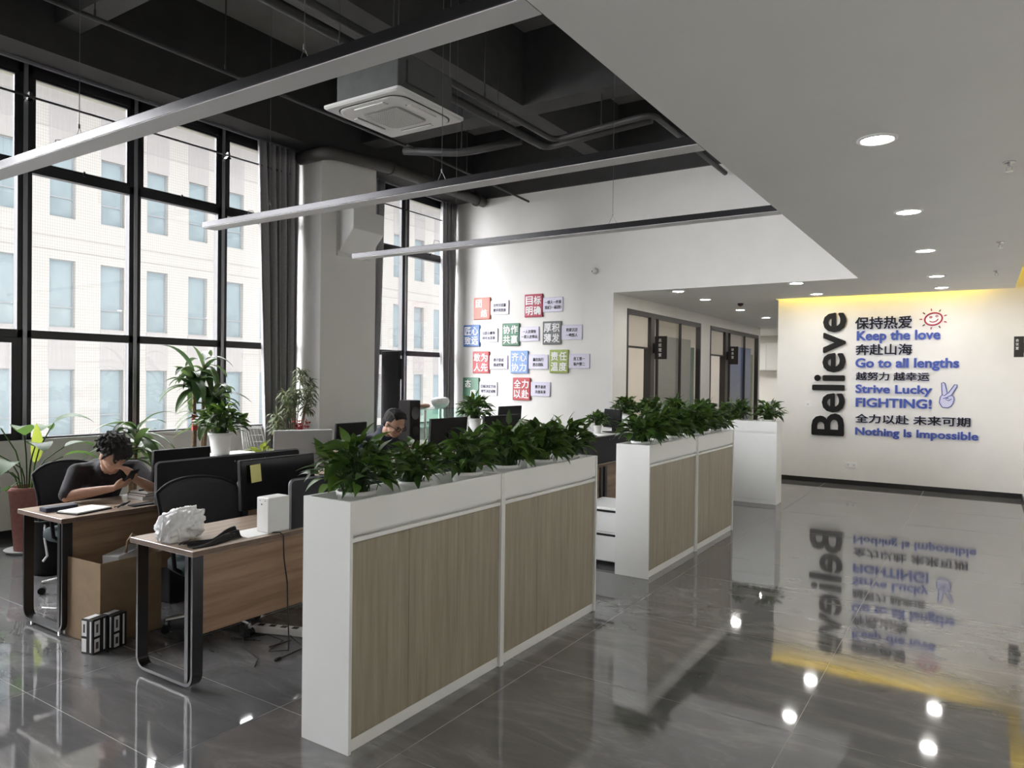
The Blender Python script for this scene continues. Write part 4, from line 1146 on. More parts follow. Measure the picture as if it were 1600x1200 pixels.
# on the desk of the man with the phone
t = thing('notebook', 'open notebook with black cover in front of the man with the phone', 'notebook', (-4.93, 2.44, DT), 0.25)
MB().box(-0.09, 0.09, -0.13, 0.13, 0, 0.008).build('cover', M['bplastic'], t, bevel=0.002)
MB().box(-0.085, 0.085, -0.125, 0.125, 0.008, 0.016).build('pages', M['paper'], t)
tag(MB().box(-0.05, 0.05, -0.10, 0.10, 0, 0.03).build('wallet', M['navy'], loc=(-5.10, 2.36, DT), bevel=0.008), 'dark blue pouch beside the notebook under the forearm', 'pouch')
t = thing('eyeglasses', 'folded dark spectacles lying on the desk by the notebook', 'glasses', (-4.86, 2.66, DT+0.003), 0.6)
for s in (-1, 1):
    MB().tube([(0.024*math.cos(a)+0, s*0.034+0.026*math.sin(a), 0.018+0.016*math.cos(a)) for a in [2*PI*k/14 for k in range(15)]], 0.0028, 6).build('rim', M['bplastic'], t)
MB().tube([(0, -0.06, 0.02), (-0.03, 0.05, 0.006)], 0.0025, 6).tube([(0, 0.06, 0.02), (-0.04, -0.05, 0.006)], 0.0025, 6).tube([(0.012, -0.01, 0.022), (0.012, 0.01, 0.022)], 0.0025, 6).build('temple', M['bplastic'], t)
tag(MB().box(-0.04, 0.04, -0.08, 0.08, 0, 0.010).build('spare_phone', M['bplastic'], loc=(-4.85, 2.78, DT), bevel=0.003), 'black phone lying flat on the desk below the man', 'phone')
bk = [(0.10, 0.135, 0.022, 'paper'), (0.098, 0.13, 0.018, 'cardin'), (0.085, 0.12, 0.012, 'paper')]
z = DT
for i, (a, b, h, m) in enumerate(bk):
    t = thing('book', ('thick pale book at the bottom of the stack beside the man with the phone', 'brown book in the middle of the stack beside the man with the phone', 'thin pale booklet on top of the stack beside the man with the phone')[i], 'book', (-5.13, 3.02, z), 0.1*i, 'books beside the man with the phone')
    MB().box(-a, a, -b, b, 0, 0.003).box(-a, a, -b, b, h-0.003, h).box(-a, -a+0.003, -b, b, 0.003, h-0.003).build('cover', M[m], t)
    MB().box(-a+0.003, a-0.004, -b+0.004, b-0.004, 0.003, h-0.003).build('pages', M['paper'], t)
    z += h
tag(MB().tube([(-0.02, -0.09, 0.006), (0.02, 0.08, 0.006)], 0.005, 8).build('pen', M['bplastic'], loc=(-5.10, 3.0, z)), 'black pen lying on the stack of books', 'pen')
tag(MB().prism([(0, 0), (0.16, 0), (0.16, 0.24)], 0, 0, 0.004).build('paper_sheet', M['paper'], loc=(-4.76, 3.42, 0.75)), 'pale sheet corner leaning on the long black divider', 'paper')

def side_cabinet(loc, w, d, label, m='white', h=0.96):
    t = thing('side_cabinet', label, 'cabinet', loc, 0, 'low side cabinets')
    MB().box(-d/2+0.01, d/2-0.01, -w/2+0.01, w/2-0.01, 0, h-0.025).build('body', M[m], t, bevel=0.003)
    MB().box(-d/2, d/2, -w/2, w/2, h-0.025, h).build('top', M['white'], t, bevel=0.003)
    for s in (0, 1):
        dr = MB().box(d/2-0.01, d/2+0.006, -w/2+0.015+s*(w/2-0.01), -0.005+s*(w/2-0.01), 0.08, h-0.04).build('door', M[m], t, bevel=0.002)
        MB().box(d/2+0.006, d/2+0.02, -0.03+s*0.05, -0.02+s*0.05, 0.5, 0.62).build('handle', M['chrome'], dr)
    return t
side_cabinet((-5.56, 3.93, 0), 0.52, 0.30, 'white-topped side cabinet behind the long divider, carrying a potted plant', 'divider', 0.955)
side_cabinet((-5.52, 7.54, 0), 0.50, 0.30, 'white-topped side cabinet carrying the pothos in front of the sign wall', 'divider', 0.955)
side_cabinet((-4.02, 8.62, 0), 0.9, 0.5, 'dark side cabinet at the far end carrying a small plant and monitor', 'divider', 0.955)
side_cabinet((-5.80, 8.82, 0), 0.6, 0.34, 'dark low cabinet under the upright monitor against the sign wall', 'divider', 0.745)
side_cabinet((-5.30, 8.22, 0), 0.45, 0.32, 'dark side cabinet carrying the white box before the sign wall', 'divider', 0.955)
pothos((-5.55, 3.88, 0.955), 'big pothos in a white pot on the white-topped cabinet before the left window', 1, 0.7, 1.0, 'pothos on cabinets', 1.15)
pothos((-5.50, 7.57, 0.955), 'big pothos in a white pot on the cabinet below the bottom left green sign', 3, 2.2, 1.12, 'pothos on cabinets', 1.0)
pothos((-4.10, 8.30, 0.955), 'small pothos beside the slim dark monitor near the corridor corner', 4, 1.0, 0.7, 'pothos on cabinets', 0.62)
monitor((-4.02, 8.55, 0.955), 1.05, 0.36, 0.24, 'slim dark monitor turned sideways beside the small pothos', 0.06)
t = thing('storage_box', 'white box with dark slots on the cabinet before the sign wall', 'box', (-5.25, 8.20, 0.955))
MB().box(-0.1, 0.1, -0.13, 0.13, 0, 0.11).build('body', M['white'], t, bevel=0.004)
MB().box(-0.11, 0.11, -0.14, 0.14, 0.09, 0.125).build('lid', M['paper'], t, bevel=0.004)
for k in range(4): MB().box(0.1, 0.102, -0.1+k*0.055, -0.07+k*0.055, 0.03, 0.075).build('slot', M['bplastic'], t)

t = thing('drawer_cart', 'white drawer pedestal with black handle in the gap between the planter cabinets', 'drawer unit', (-2.84, 5.78, 0))
MB().box(-0.20, 0.20, 0.018, 0.5, 0.04, 0.52).build('body', M['white'], t, bevel=0.004)
for z0, z1 in ((0.05, 0.30), (0.305, 0.51)):
    d = MB().box(-0.195, 0.195, 0.0, 0.018, z0, z1).build('drawer', M['white'], t, bevel=0.003)
    MB().box(-0.19, 0.19, -0.006, 0.004, z1-0.03, z1-0.012).build('handle', M['bplastic'], d)
for x in (-0.16, 0.16):
    for y in (0.06, 0.45): MB().tube([(x-0.01, y, 0.02), (x+0.01, y, 0.02)], 0.02, 10).build('caster', M['bplastic'], t)

# floor things by the first desks
t = thing('cardboard_box', 'tall open brown cardboard box standing between the two nearest desks', 'box', (-4.64, 2.48, 0), 0.05)
cb = MB(); a, b, h, th = 0.19, 0.20, 0.50, 0.006
cb.box(-a, a, -b, -b+th, 0, h).box(-a, a, b-th, b, 0, h).box(-a, -a+th, -b+th, b-th, 0, h).box(a-th, a, -b+th, b-th, 0, h).box(-a, a, -b, b, 0, th)
cb.build('body', M['card'], t)
MB().add([(-a, b, h), (a, b, h), (a*0.95, b*1.5, h+0.03), (-a*0.95, b*1.5, h+0.03)], [(0, 1, 2, 3)]).add([(-a, -b, h), (-a, b, h), (-a*1.5, b*0.9, h+0.05), (-a*1.5, -b*0.9, h+0.05)], [(0, 1, 2, 3)]).build('flap', M['card'], t, solid=0.005)
t = thing('paper_bag', 'grey paper carrier bag with looped handle stuffed in the cardboard box', 'bag', (-4.60, 2.52, 0.28), 0.4)
MB().prism([(-0.11, 0), (0.11, 0), (0.12, 0.25), (-0.12, 0.23)], 0, -0.06, 0.06).build('bag_body', M['paleback'], t, bevel=0.006)
MB().tube([(0.062, -0.06, 0.24), (0.065, -0.05, 0.31), (0.06, 0.0, 0.345), (0.065, 0.05, 0.31), (0.062, 0.06, 0.24)], 0.008, 6).build('handle', M['card'], t, smooth=True)

def bulb_box(loc, rz, label):
    t = thing('product_carton', label, 'carton', loc, rz, 'black and white product cartons')
    MB().box(-0.046, 0.046, -0.05, 0.05, 0, 0.205).build('carton', M['black'], t, bevel=0.002)
    pr = MB()
    for f in range(2):
        for z0, z1, y0, y1 in ((0.105, 0.195, -0.042, -0.004), (0.012, 0.09, -0.042, -0.006), (0.012, 0.195, 0.02, 0.032)):
            if f == 0: pr.box(0.046, 0.0468, y0, y1, z0, z1)
            else: pr.box(y0, y1, -0.0508, -0.05, z0, z1)
    pr.box(-0.04, 0.0, -0.04, 0.04, 0.205, 0.2058)
    pr.build('print', M['whitetext'], t)
    MB().box(0.0468, 0.0474, -0.03, -0.016, 0.125, 0.175).box(0.0468, 0.0474, -0.032, -0.014, 0.03, 0.07).box(-0.03, -0.016, -0.0514, -0.0508, 0.125, 0.175).build('picture', M['galv'], t)
bulb_box((-4.395, 2.235, 0), 0.25, 'black and white product carton leaning on the cardboard box, nearer of the two')
bulb_box((-4.385, 2.345, 0), 0.25, 'black and white product carton against the cardboard box, right of its twin')

t = thing('waste_bin', 'dark waste bin under the desk of the man with the phone', 'bin', (-6.45, 2.92, 0))
t.scale = (1.2, 1.2, 1.45)
MB().lathe([(0.10, 0.0), (0.115, 0.01), (0.135, 0.30), (0.142, 0.30), (0.142, 0.31), (0.13, 0.31), (0.105, 0.02)], n=24).build('bin_body', M['bplastic'], t, smooth=True)
MB().tube([(0.10, -0.08, 0.29), (0.14, -0.10, 0.22), (0.135, -0.08, 0.12), (0.12, -0.1, 0.09)], 0.007, 6).build('bag_tie', M['paper'], t, smooth=True)
tag(MB().box(-0.19, 0.19, -0.24, 0.24, 0.0, 0.46).build('computer_tower', M['bplastic'], loc=(-5.06, 3.24, 0.0), bevel=0.01), 'black computer tower on the floor under the second desk', 'computer')

# second window group
t = thing('display_case', 'pale green glass display case on legs by the second window', 'display case', (-7.0, 8.55, 0))
for x in (-0.22, 0.22):
    for y in (-0.45, 0.45): MB().box(x-0.012, x+0.012, y-0.012, y+0.012, 0, 1.16).build('post', M['chrome'], t)
for z, n in ((1.16, 'top_pane'), (0.90, 'shelf_pane'), (0.55, 'shelf_pane')): MB().box(-0.235, 0.235, -0.465, 0.465, z, z+0.012).build(n, M['cglass'], t)
MB().box(0.226, 0.232, -0.438, 0.438, 0.1, 1.155).build('front_pane', M['cglass'], t)
MB().box(-0.23, 0.23, -0.46, 0.46, 0.0, 0.10).build('base', M['paleback'], t)
MB().box(-0.236, -0.228, -0.438, 0.438, 0.1, 1.155).build('back_pane', M['cglass'], t)
t = thing('porcelain_pot', 'white porcelain pot with a handle on the glass display case', 'pot', (-7.0, 8.72, 1.172))
MB().lathe([(0.02, 0), (0.08, 0.0), (0.13, 0.05), (0.145, 0.10), (0.125, 0.145), (0.085, 0.16), (0.075, 0.15)], n=24).build('body', M['porcelain'], t, smooth=True)
MB().tube([(0.0, 0.125, 0.13), (0, 0.18, 0.13), (0, 0.19, 0.08), (0, 0.135, 0.05)], 0.012, 8).build('handle', M['porcelain'], t, smooth=True)
tag(MB().ball((0, 0, 0.04), (0.09, 0.12, 0.04), 16, 8).build('shell_ornament', M['skin'], loc=(-7.0, 8.32, 1.172), smooth=True), 'low pinkish ornament left of the porcelain pot', 'ornament')
t = thing('loudspeaker', 'black floor loudspeaker behind the man with glasses', 'speaker', (-6.38, 7.30, DT), 0)
MB().box(-0.10, 0.10, -0.105, 0.105, 0, 0.59).build('cabinet', M['blackcloth'], t, bevel=0.01)
MB().tube([(0.10, 0, 0.42), (0.106, 0, 0.42)], 0.085, 24).build('woofer', M['screen'], t)
MB().tube([(0.10, 0, 0.18), (0.106, 0, 0.18)], 0.07, 24).build('driver', M['screen'], t)
t = thing('standing_board', 'tall dark grey board standing before the second window', 'board', (-7.75, 8.42, 0), 0)
MB().box(-0.18, 0.18, -0.025, 0.025, 0.02, 2.04).build('panel', M['divider'], t, bevel=0.006)
MB().box(-0.2, 0.2, -0.12, 0.12, 0, 0.02).build('foot', M['bplastic'], t)
MB().box(0.18, 0.24, -0.025, 0.025, 1.60, 1.92).build('control_box', M['bplastic'], t, bevel=0.004)

# ================================================================ CURTAINS
def curtain(name_y, top_w, bot_w, folds, label, zb, skew=0.0, z1=4.70, xc=-7.95):
    def f(u, v):
        w = top_w+(bot_w-top_w)*(1-v)**0.8
        yc = skew*(1-v)
        y = yc+(u-0.5)*w
        ph = 2*PI*folds*u
        return (0.050*math.sin(ph)+0.012*math.sin(2.3*ph+1)+0.01*math.sin(ph*0.5+6*v), y+0.012*math.sin(ph*1.5+2), zb+(z1-zb)*v)
    t = thing('curtain', label, 'curtain', (xc, name_y, 0), 0, 'grey window curtains')
    MB().grid(f, folds*12, 24).build('cloth', M['curtain'], t, smooth=True, solid=0.003)
    hk = MB()
    for k in range(folds): hk.tube([(0, (k+0.5)/folds*top_w-top_w/2, z1), (0, (k+0.5)/folds*top_w-top_w/2, z1+0.02)], 0.006, 6)
    hk.build('hooks', M['chrome'], t)
curtain(6.41, 0.72, 0.52, 9, 'wide grey curtain gathered between the left window and the pillar', 0.06, 0.06)
curtain(8.22, 0.46, 0.20, 6, 'narrow grey curtain close behind the pillar at the second window', 0.06, -0.06)
curtain(10.08, 0.44, 0.30, 7, 'grey curtain at the corner of the second window and the sign wall', 0.06, 0.02)

# ================================================================ LARGE PLANTS BY THE WINDOW
def parr(nm, prof, mat, parent): return MB().lathe(prof, n=24).build(nm, M[mat], parent, smooth=True)
def broad_plant():
    rnd = random.Random(21)
    t = thing('broad_leaf_plant', 'broad leaved plant in a tall rose terracotta pot under the left window', 'plant', (-7.35, 3.13, 0))
    parr('pot', [(0.02, 0.02), (0.105, 0.02), (0.145, 0.55), (0.155, 0.56), (0.155, 0.60), (0.14, 0.60), (0.135, 0.55), (0.01, 0.54)], 'terra', t)
    parr('saucer', [(0.02, 0.0), (0.15, 0.0), (0.185, 0.03), (0.175, 0.03), (0.14, 0.018), (0.02, 0.018)], 'paleback', t)
    parr('soil', [(0.01, 0.555), (0.132, 0.555), (0.01, 0.565)], 'soil', t)
    mb = MB()
    spec = [((0.1, 0.25, 0.62), 0.36, 0.15, 1.5), ((-0.1, -0.25, 0.58), 0.36, 0.17, 1.6), ((0.3, -0.05, 0.42), 0.32, 0.20, 1.5), ((0.0, 0.42, 0.38), 0.38, 0.17, 1.4),
            ((0.05, -0.42, 0.40), 0.36, 0.18, 1.5), ((0.15, 0.34, 0.30), 0.36, 0.19, 1.6), ((0.25, -0.25, 0.28), 0.34, 0.20, 1.7), ((-0.2, 0.2, 0.52), 0.34, 0.16, 1.4),
            ((0.2, -0.46, 0.22), 0.36, 0.2, 1.9), ((-0.15, -0.45, 0.25), 0.34, 0.19, 1.9), ((0.1, 0.48, 0.18), 0.3, 0.17, 1.5), ((0.3, 0.12, 0.2), 0.3, 0.19, 1.8), ((0.15, -0.1, 0.52), 0.32, 0.18, 1.5), ((0.28, -0.35, 0.05), 0.4, 0.2, 1.6)]
    for (x, y, z), L, w, dr in spec:
        tip = Vector((x*0.75, y*0.75, 0.56+z)); root = Vector((x*0.12, y*0.12, 0.555))
        mid = root.lerp(tip, 0.5)+Vector((-x*0.1, -y*0.1, 0.08))
        stem(mb, [root, root.lerp(mid, 0.5)+Vector((-x*0.03, -y*0.03, 0.03)), mid, tip], 0.006)
        leaf(mb, tip, Vector((x, y, 0.25)), L, w, dr, n=9, shape='broad', fold=0.2, twist=rnd.uniform(-0.3, 0.3))
    mb.build('foliage', M['broad'], t, smooth=True)
    nb = MB()
    stem(nb, [(0.0, 0.02, 0.55), (0.0, 0.05, 0.72), (0.0, 0.06, 0.82)], 0.007)
    leaf(nb, (0.0, 0.06, 0.80), (0.0, 0.03, 1), 0.38, 0.12, -0.05, up=Vector((1, 0.2, 0)), n=9, shape='broad', fold=0.35)
    nb.build('young_leaf', M['lime'], t, smooth=True)
broad_plant()

def strap_plant(name, loc, label, mat, heads, L, w, n, seed, pot_prof, pot_mat, cane=1.0):
    rnd = random.Random(seed)
    t = thing(name, label, 'plant', loc)
    parr('pot', pot_prof, pot_mat, t)
    ztop = pot_prof[-1][1]
    parr('soil', [(0.01, ztop-0.01), (pot_prof[-1][0]+0.0 if pot_prof[-1][0] > 0.02 else 0.1, ztop-0.01), (0.01, ztop)], 'soil', t)
    fb = MB()
    for (bx, by, hx, hy, hz, k, sc) in heads:
        if hz > ztop+0.1:
            MB().tube([(bx, by, ztop-0.02), ((bx+hx)/2+0.01, (by+hy)/2, (ztop+hz)/2), (hx, hy, hz)], [(0.022*sc+0.004)*cane, (0.02*sc+0.004)*cane, (0.014*sc+0.003)*cane], 8).build('cane', M['bark'], t, smooth=True)
        for i in range(k):
            a = i*2.399+rnd.uniform(-0.3, 0.3); e = rnd.uniform(0.05, 1.25)
            zz = hz+rnd.uniform(-0.22, 0.06)*sc
            d = Vector((math.cos(a)*math.cos(e), math.sin(a)*math.cos(e), math.sin(e)))
            if d.x < 0: d.x *= 0.6
            leaf(fb, (hx+0.01*math.cos(a), hy+0.01*math.sin(a), zz), d, L*sc*rnd.uniform(0.7, 1.15), w*rnd.uniform(0.8, 1.2), rnd.uniform(1.0, 2.6), n=8, shape='strap', fold=0.3, twist=rnd.uniform(-0.3, 0.3))
    fb.build('foliage', M[mat], t, smooth=True)
    return t
TP = [(0.02, 0.0), (0.12, 0.0), (0.16, 0.34), (0.17, 0.36), (0.155, 0.36)]
t = strap_plant('dracaena', (-7.42, 4.93, 0), 'tall cane dracaena with drooping dark leaves before the left window', 'dracaena',
            [(-0.05, -0.05, 0.02, -0.10, 1.62, 30, 1.0), (0.05, 0.08, 0.05, 0.14, 1.42, 26, 0.95), (0.0, 0.0, 0.08, 0.02, 1.20, 14, 0.9), (-0.02, 0.03, -0.02, 0.04, 1.78, 14, 0.85)], 0.42, 0.082, 0, 31, TP, 'pot')
MB().tube([(0.03, -0.10, 1.17), (0.035, -0.10, 1.20)], 0.03, 10).box(0.02, 0.05, -0.13, -0.07, 1.02, 1.17).build('ribbon', M['red'], t)
strap_plant('dracaena', (-7.45, 4.18, 0), 'low corn plant with long glossy leaves behind the man with the phone', 'dracaena',
            [(0.0, 0.0, 0.0, 0.02, 1.02, 26, 1.0), (0.06, -0.06, 0.08, -0.10, 0.82, 14, 0.9)], 0.50, 0.078, 0, 37, TP, 'pot')
strap_plant('corn_plant', (-7.42, 3.72, 0), 'lighter bushy corn plant between the broad leaved plant and the corn plant', 'broad',
            [(0.0, 0.0, 0.0, 0.0, 0.72, 12, 0.9)], 0.42, 0.075, 0, 41, TP, 'terra')
t = strap_plant('song_of_india', (-7.42, 6.18, 0), 'slim variegated plant with red flowers in front of the curtain and pillar', 'slim',
            [(-0.03, -0.03, 0.0, -0.20, 1.10, 60, 0.8), (0.03, 0.0, 0.05, 0.06, 1.42, 70, 0.8), (0.0, 0.04, 0.06, 0.24, 1.32, 64, 0.8), (0.0, 0.05, 0.02, 0.16, 1.68, 60, 0.75), (0.02, -0.05, 0.08, -0.14, 0.90, 46, 0.8), (0, 0, 0.05, -0.04, 1.26, 60, 0.8), (0, 0, 0.06, 0.28, 1.52, 56, 0.75), (0, 0, 0.04, -0.10, 1.40, 50, 0.75)], 0.20, 0.024, 0, 51, TP, 'pot', 0.38)
rf = random.Random(4); fb = MB()
for i in range(34):
    p = Vector((0.10+rf.uniform(-.05, .05), 0.10+rf.uniform(-.11, .11), 1.02+rf.uniform(-.05, .07)))
    stem(fb, [(0.10, 0.10, 0.9), tuple(p)], 0.002)
    leaf(fb, p, (rf.uniform(-1, 1), rf.uniform(-1, 1), rf.uniform(-.3, 1)), 0.06, 0.04, 0.8, n=4, shape='heart')
stem(fb, [(0.02, 0.02, 0.4), (0.08, 0.08, 0.8), (0.10, 0.10, 1.02)], 0.005)
fb.build('flower', M['red'], t, smooth=True)
MB().tube([(0.03, -0.02, 0.34), (0.02, -0.06, 0.8), (0.0, -0.16, 1.1)], 0.008, 6).tube([(0, 0.04, 0.34), (0.04, 0.1, 0.8), (0.06, 0.2, 1.25)], 0.008, 6).build('stalk', M['bark'], t)
def rosette():
    t = thing('lime_pothos', 'yellow green pothos in a white bowl beside the slim variegated plant', 'plant', (-6.95, 5.35, 0))
    MB().tube([(0, 0, 0), (0, 0, 0.56)], 0.14, 20).build('stand', M['pot'], t, smooth=False)
    parr('pot', [(0.02, 0.56), (0.08, 0.56), (0.16, 0.68), (0.16, 0.70), (0.145, 0.70)], 'pot', t)
    rnd = random.Random(9); mb = MB()
    for i in range(46):
        a = rnd.uniform(0, 2*PI); e = rnd.uniform(-0.2, 1.2); d = Vector((math.cos(a)*math.cos(e), math.sin(a)*math.cos(e), math.sin(e)))
        p = Vector((0, 0, 0.70))+d*rnd.uniform(0.05, 0.14)
        stem(mb, [(0, 0, 0.69), tuple(p)], 0.002)
        leaf(mb, p, d, rnd.uniform(0.08, 0.13), 0.07, 0.9, twist=rnd.uniform(-.6, .6))
    mb.build('foliage', M['lime'], t, smooth=True)
rosette()
def wire_chair():
    t = thing('wire_chair', 'white wire shell chair behind the potted plant at the left window', 'chair', (-7.25, 5.52, 0), 0.2)
    def f(u, v):
        y = (v-0.5)*0.42*(1-0.25*u*u); z = 0.45+0.55*u**1.2; x = -0.16*u+0.12*(2*v-1)**2
        return (x, y, z)
    w = MB()
    for k in range(13): w.tube([f(i/8, k/12) for i in range(9)], 0.004, 5)
    for k in range(1, 9): w.tube([f(k/8, i/8) for i in range(9)], 0.004, 5)
    w.build('back_shell', M['white'], t)
    MB().tube([f(i/10, 0) for i in range(11)]+[f(1, i/8) for i in range(1, 9)]+[f(1-i/10, 1) for i in range(1, 11)], 0.010, 6).build('rim', M['white'], t)
    MB().box(0.02, 0.42, -0.2, 0.2, 0.43, 0.45).build('seat', M['white'], t, bevel=0.01)
    for x, y in ((0.05, -.17), (0.05, .17), (0.38, -.17), (0.38, .17)): MB().tube([(x, y, 0), (x*0.8+0.04, y*0.7, 0.43)], 0.009, 6).build('leg', M['white'], t)
wire_chair()

# ================================================================ PEOPLE
def limb(mb, pts, rs):
    """tapered chain with balls at the joints"""
    pts = [Vector(p) for p in pts]
    for i in range(len(pts)-1):
        a, b = pts[i], pts[i+1]
        n = 5
        mb.tube([a.lerp(b, k/n) for k in range(n+1)], [rs[i]+(rs[i+1]-rs[i])*k/n for k in range(n+1)], 12)
    for p, r in zip(pts, rs): mb.ball(p, r, 12, 8)
def eball(mb, mat, c, r, n=18, m=12):
    t = MB().ball((0, 0, 0), r, n, m)
    mb.add([mat @ (Vector(c)+Vector(v)) for v in t.v], t.f)
def frame(origin, fwd, roll=0.0):
    f = Vector(fwd).normalized(); side = Vector((0, 0, 1)).cross(f).normalized(); up = f.cross(side)
    s2 = side*math.cos(roll)+up*math.sin(roll); u2 = up*math.cos(roll)-side*math.sin(roll)
    m = Matrix((f, s2, u2)).transposed().to_4x4(); m.translation = Vector(origin); return m
def hand(mb, wrist, palm_end, across, curl, thumb_side=1, spread=0.018, bend=None):
    """palm from wrist to palm_end; fingers bend towards curl"""
    w, p = Vector(wrist), Vector(palm_end)
    d = (p-w).normalized(); ac = Vector(across).normalized(); cu = Vector(curl).normalized()
    for k in (-1.5, -0.5, 0.5, 1.5):
        limb(mb, [w+ac*k*0.008, p+ac*k*spread], [0.017, 0.0125])
    for k, L in zip((-1.5, -0.5, 0.5, 1.5), (0.062, 0.074, 0.070, 0.055)):
        b = p+ac*k*spread
        q1 = b+(d*0.75+cu*0.45).normalized()*L*0.5
        q2 = q1+(d*0.15+cu*0.95).normalized()*L*0.35
        q3 = q2+(cu*0.9-d*0.35).normalized()*L*0.25
        limb(mb, [b, q1, q2, q3], [0.0105, 0.0095, 0.0088, 0.0078])
    t0 = w.lerp(p, 0.35)+ac*thumb_side*0.022
    t1 = t0+(d*0.5+ac*thumb_side*0.7+cu*0.35).normalized()*0.038
    t2 = t1+(d*0.8+cu*0.5).normalized()*0.032
    limb(mb, [t0, t1, t2], [0.015, 0.0115, 0.009])
def head(mb, m, s=1.0):
    eball(mb, m, (-0.012*s, 0, 0.030*s), (0.098*s, 0.078*s, 0.092*s))
    eball(mb, m, (0.028*s, 0, -0.020*s), (0.062*s, 0.064*s, 0.082*s))
    eball(mb, m, (0.048*s, 0, -0.075*s), (0.034*s, 0.040*s, 0.028*s))
    eball(mb, m, (0.084*s, 0, 0.028*s), (0.014*s, 0.052*s, 0.012*s))
    eball(mb, m, (0.096*s, 0, -0.018*s), (0.016*s, 0.014*s, 0.013*s))
    eball(mb, m, (0.090*s, 0, 0.004*s), (0.010*s, 0.009*s, 0.026*s))
    eball(mb, m, (0.084*s, 0, -0.048*s), (0.010*s, 0.024*s, 0.006*s))
    eball(mb, m, (0.082*s, 0, -0.058*s), (0.010*s, 0.020*s, 0.006*s))
    for k in (-1, 1):
        eball(mb, m, (-0.005*s, k*0.080*s, -0.004*s), (0.020*s, 0.008*s, 0.030*s))
        eball(mb, m, (0.060*s, k*0.038*s, -0.015*s), (0.022*s, 0.020*s, 0.020*s))
def eyes(m, parent, s=1.0):
    for k in (-1, 1):
        b = MB(); eball(b, m, (0.083*s, k*0.032*s, 0.012*s), (0.006*s, 0.010*s, 0.004*s), 10, 6)
        b.build('eye', M['eye'], parent, smooth=True)
        e = MB(); eball(e, m, (0.088*s, k*0.034*s, 0.030*s), (0.008*s, 0.022*s, 0.004*s), 10, 6)
        e.build('eyebrow', M['hair'], parent, smooth=True)
    l = MB(); eball(l, m, (0.0895*s, 0, -0.053*s), (0.007*s, 0.022*s, 0.006*s), 12, 6); l.build('lips', M['lip'], parent, smooth=True)

def seated_person(label, hm, neck, chest, pelvis, shR, elR, wrR, shL, elL, wrL, knees, ankles, hands, shirt, hair_fn, long_sleeve, extra=None):
    body = MB()
    head(body, hm)
    hc = hm @ Vector((-0.02, 0, -0.06))
    limb(body, [neck, hc], [0.058, 0.055])
    limb(body, [pelvis, chest, neck], [0.135, 0.14, 0.06])
    limb(body, [shR, chest, shL], [0.055, 0.11, 0.055])
    for sh, el, wr in ((shR, elR, wrR), (shL, elL, wrL)):
        limb(body, [sh, el], [0.050, 0.040])
        mid = Vector(el).lerp(Vector(wr), 0.3)
        limb(body, [el, mid, wr], [0.038, 0.040, 0.025])
    hips = [Vector(pelvis)+Vector((0.02, s*0.085, -0.02)) for s in (-1, 1)]
    for h, k, a in zip(hips, knees, ankles):
        limb(body, [h, k], [0.082, 0.056]); limb(body, [k, Vector(k).lerp(Vector(a), 0.3), a], [0.054, 0.052, 0.036])
    for h in hands: hand(body, *h)
    root = remeshed(body, 'person', M['skin'], 0.0055)
    tag(root, label, 'person')
    eyes(hm, root)
    sm = MB()
    limb(sm, [pelvis, Vector(pelvis).lerp(Vector(chest), 0.5), chest, Vector(chest).lerp(Vector(neck), 0.72)], [0.155, 0.158, 0.158, 0.085])
    limb(sm, [shR, Vector(chest)+Vector((0, 0, 0.02)), shL], [0.070, 0.125, 0.070])
    for sh, el, wr in ((shR, elR, wrR), (shL, elL, wrL)):
        e2 = Vector(sh).lerp(Vector(el), 1.0 if long_sleeve else 0.93)
        limb(sm, [sh, e2], [0.068, 0.055])
        if long_sleeve: limb(sm, [e2, Vector(el).lerp(Vector(wr), 0.92)], [0.054, 0.037])
    if long_sleeve:
        limb(sm, [Vector(neck)+Vector((0.0, 0, -0.02)), Vector(neck)+Vector((0.0, 0, 0.025))], [0.074, 0.068])
    remeshed(sm, 'shirt', M[shirt], 0.008, root, 5)
    tm = MB()
    limb(tm, [Vector(pelvis)+Vector((0, -0.06, -0.03)), Vector(pelvis)+Vector((0, 0.06, -0.03))], [0.13, 0.13])
    for h, k, a in zip(hips, knees, ankles):
        limb(tm, [h, k], [0.098, 0.070]); limb(tm, [k, Vector(a)+Vector((0, 0, 0.02))], [0.068, 0.052])
    remeshed(tm, 'trousers', M['trousers'], 0.012, root)
    for a in ankles:
        f = MB(); limb(f, [Vector(a)+Vector((-0.03, 0, -0.045)), Vector(a)+Vector((0.08, 0, -0.05)), Vector(a)+Vector((0.16, 0, -0.058))], [0.042, 0.040, 0.030])
        remeshed(f, 'shoe', M['bplastic'], 0.008, root)
    hb = MB(); hair_fn(hb, hm)
    remeshed(hb, 'hair', M['hair'], 0.005, root, 1)
    if extra: extra(root)
    return root

def tousled(mb, m):
    rnd = random.Random(2)
    eball(mb, m, (-0.030, 0, 0.055), (0.098, 0.090, 0.085))
    for i in range(150):
        a = rnd.uniform(0, 2*PI); e = rnd.uniform(-0.15, 1.5)
        p = Vector((math.cos(a)*math.cos(e)*0.108-0.025, math.sin(a)*math.cos(e)*0.098, 0.048+math.sin(e)*0.095))
        if p.x > 0.055 and p.z < 0.055: continue
        d = Vector((rnd.uniform(-1, 1), rnd.uniform(-1, 1), rnd.uniform(-0.6, 0.6))).normalized()*0.028
        q = [m @ (p-d*0.6), m @ (p+Vector((0, 0, 0.006))), m @ (p+d)]
        limb(mb, q, [0.011, 0.012, 0.005])
    for i in range(12):
        y = -0.06+0.12*i/11
        limb(mb, [m @ Vector((0.045, y*0.8, 0.115)), m @ Vector((0.088, y, 0.085)), m @ Vector((0.094, y*1.05, 0.052+rnd.uniform(-0.01, 0.01)))], [0.016, 0.013, 0.006])
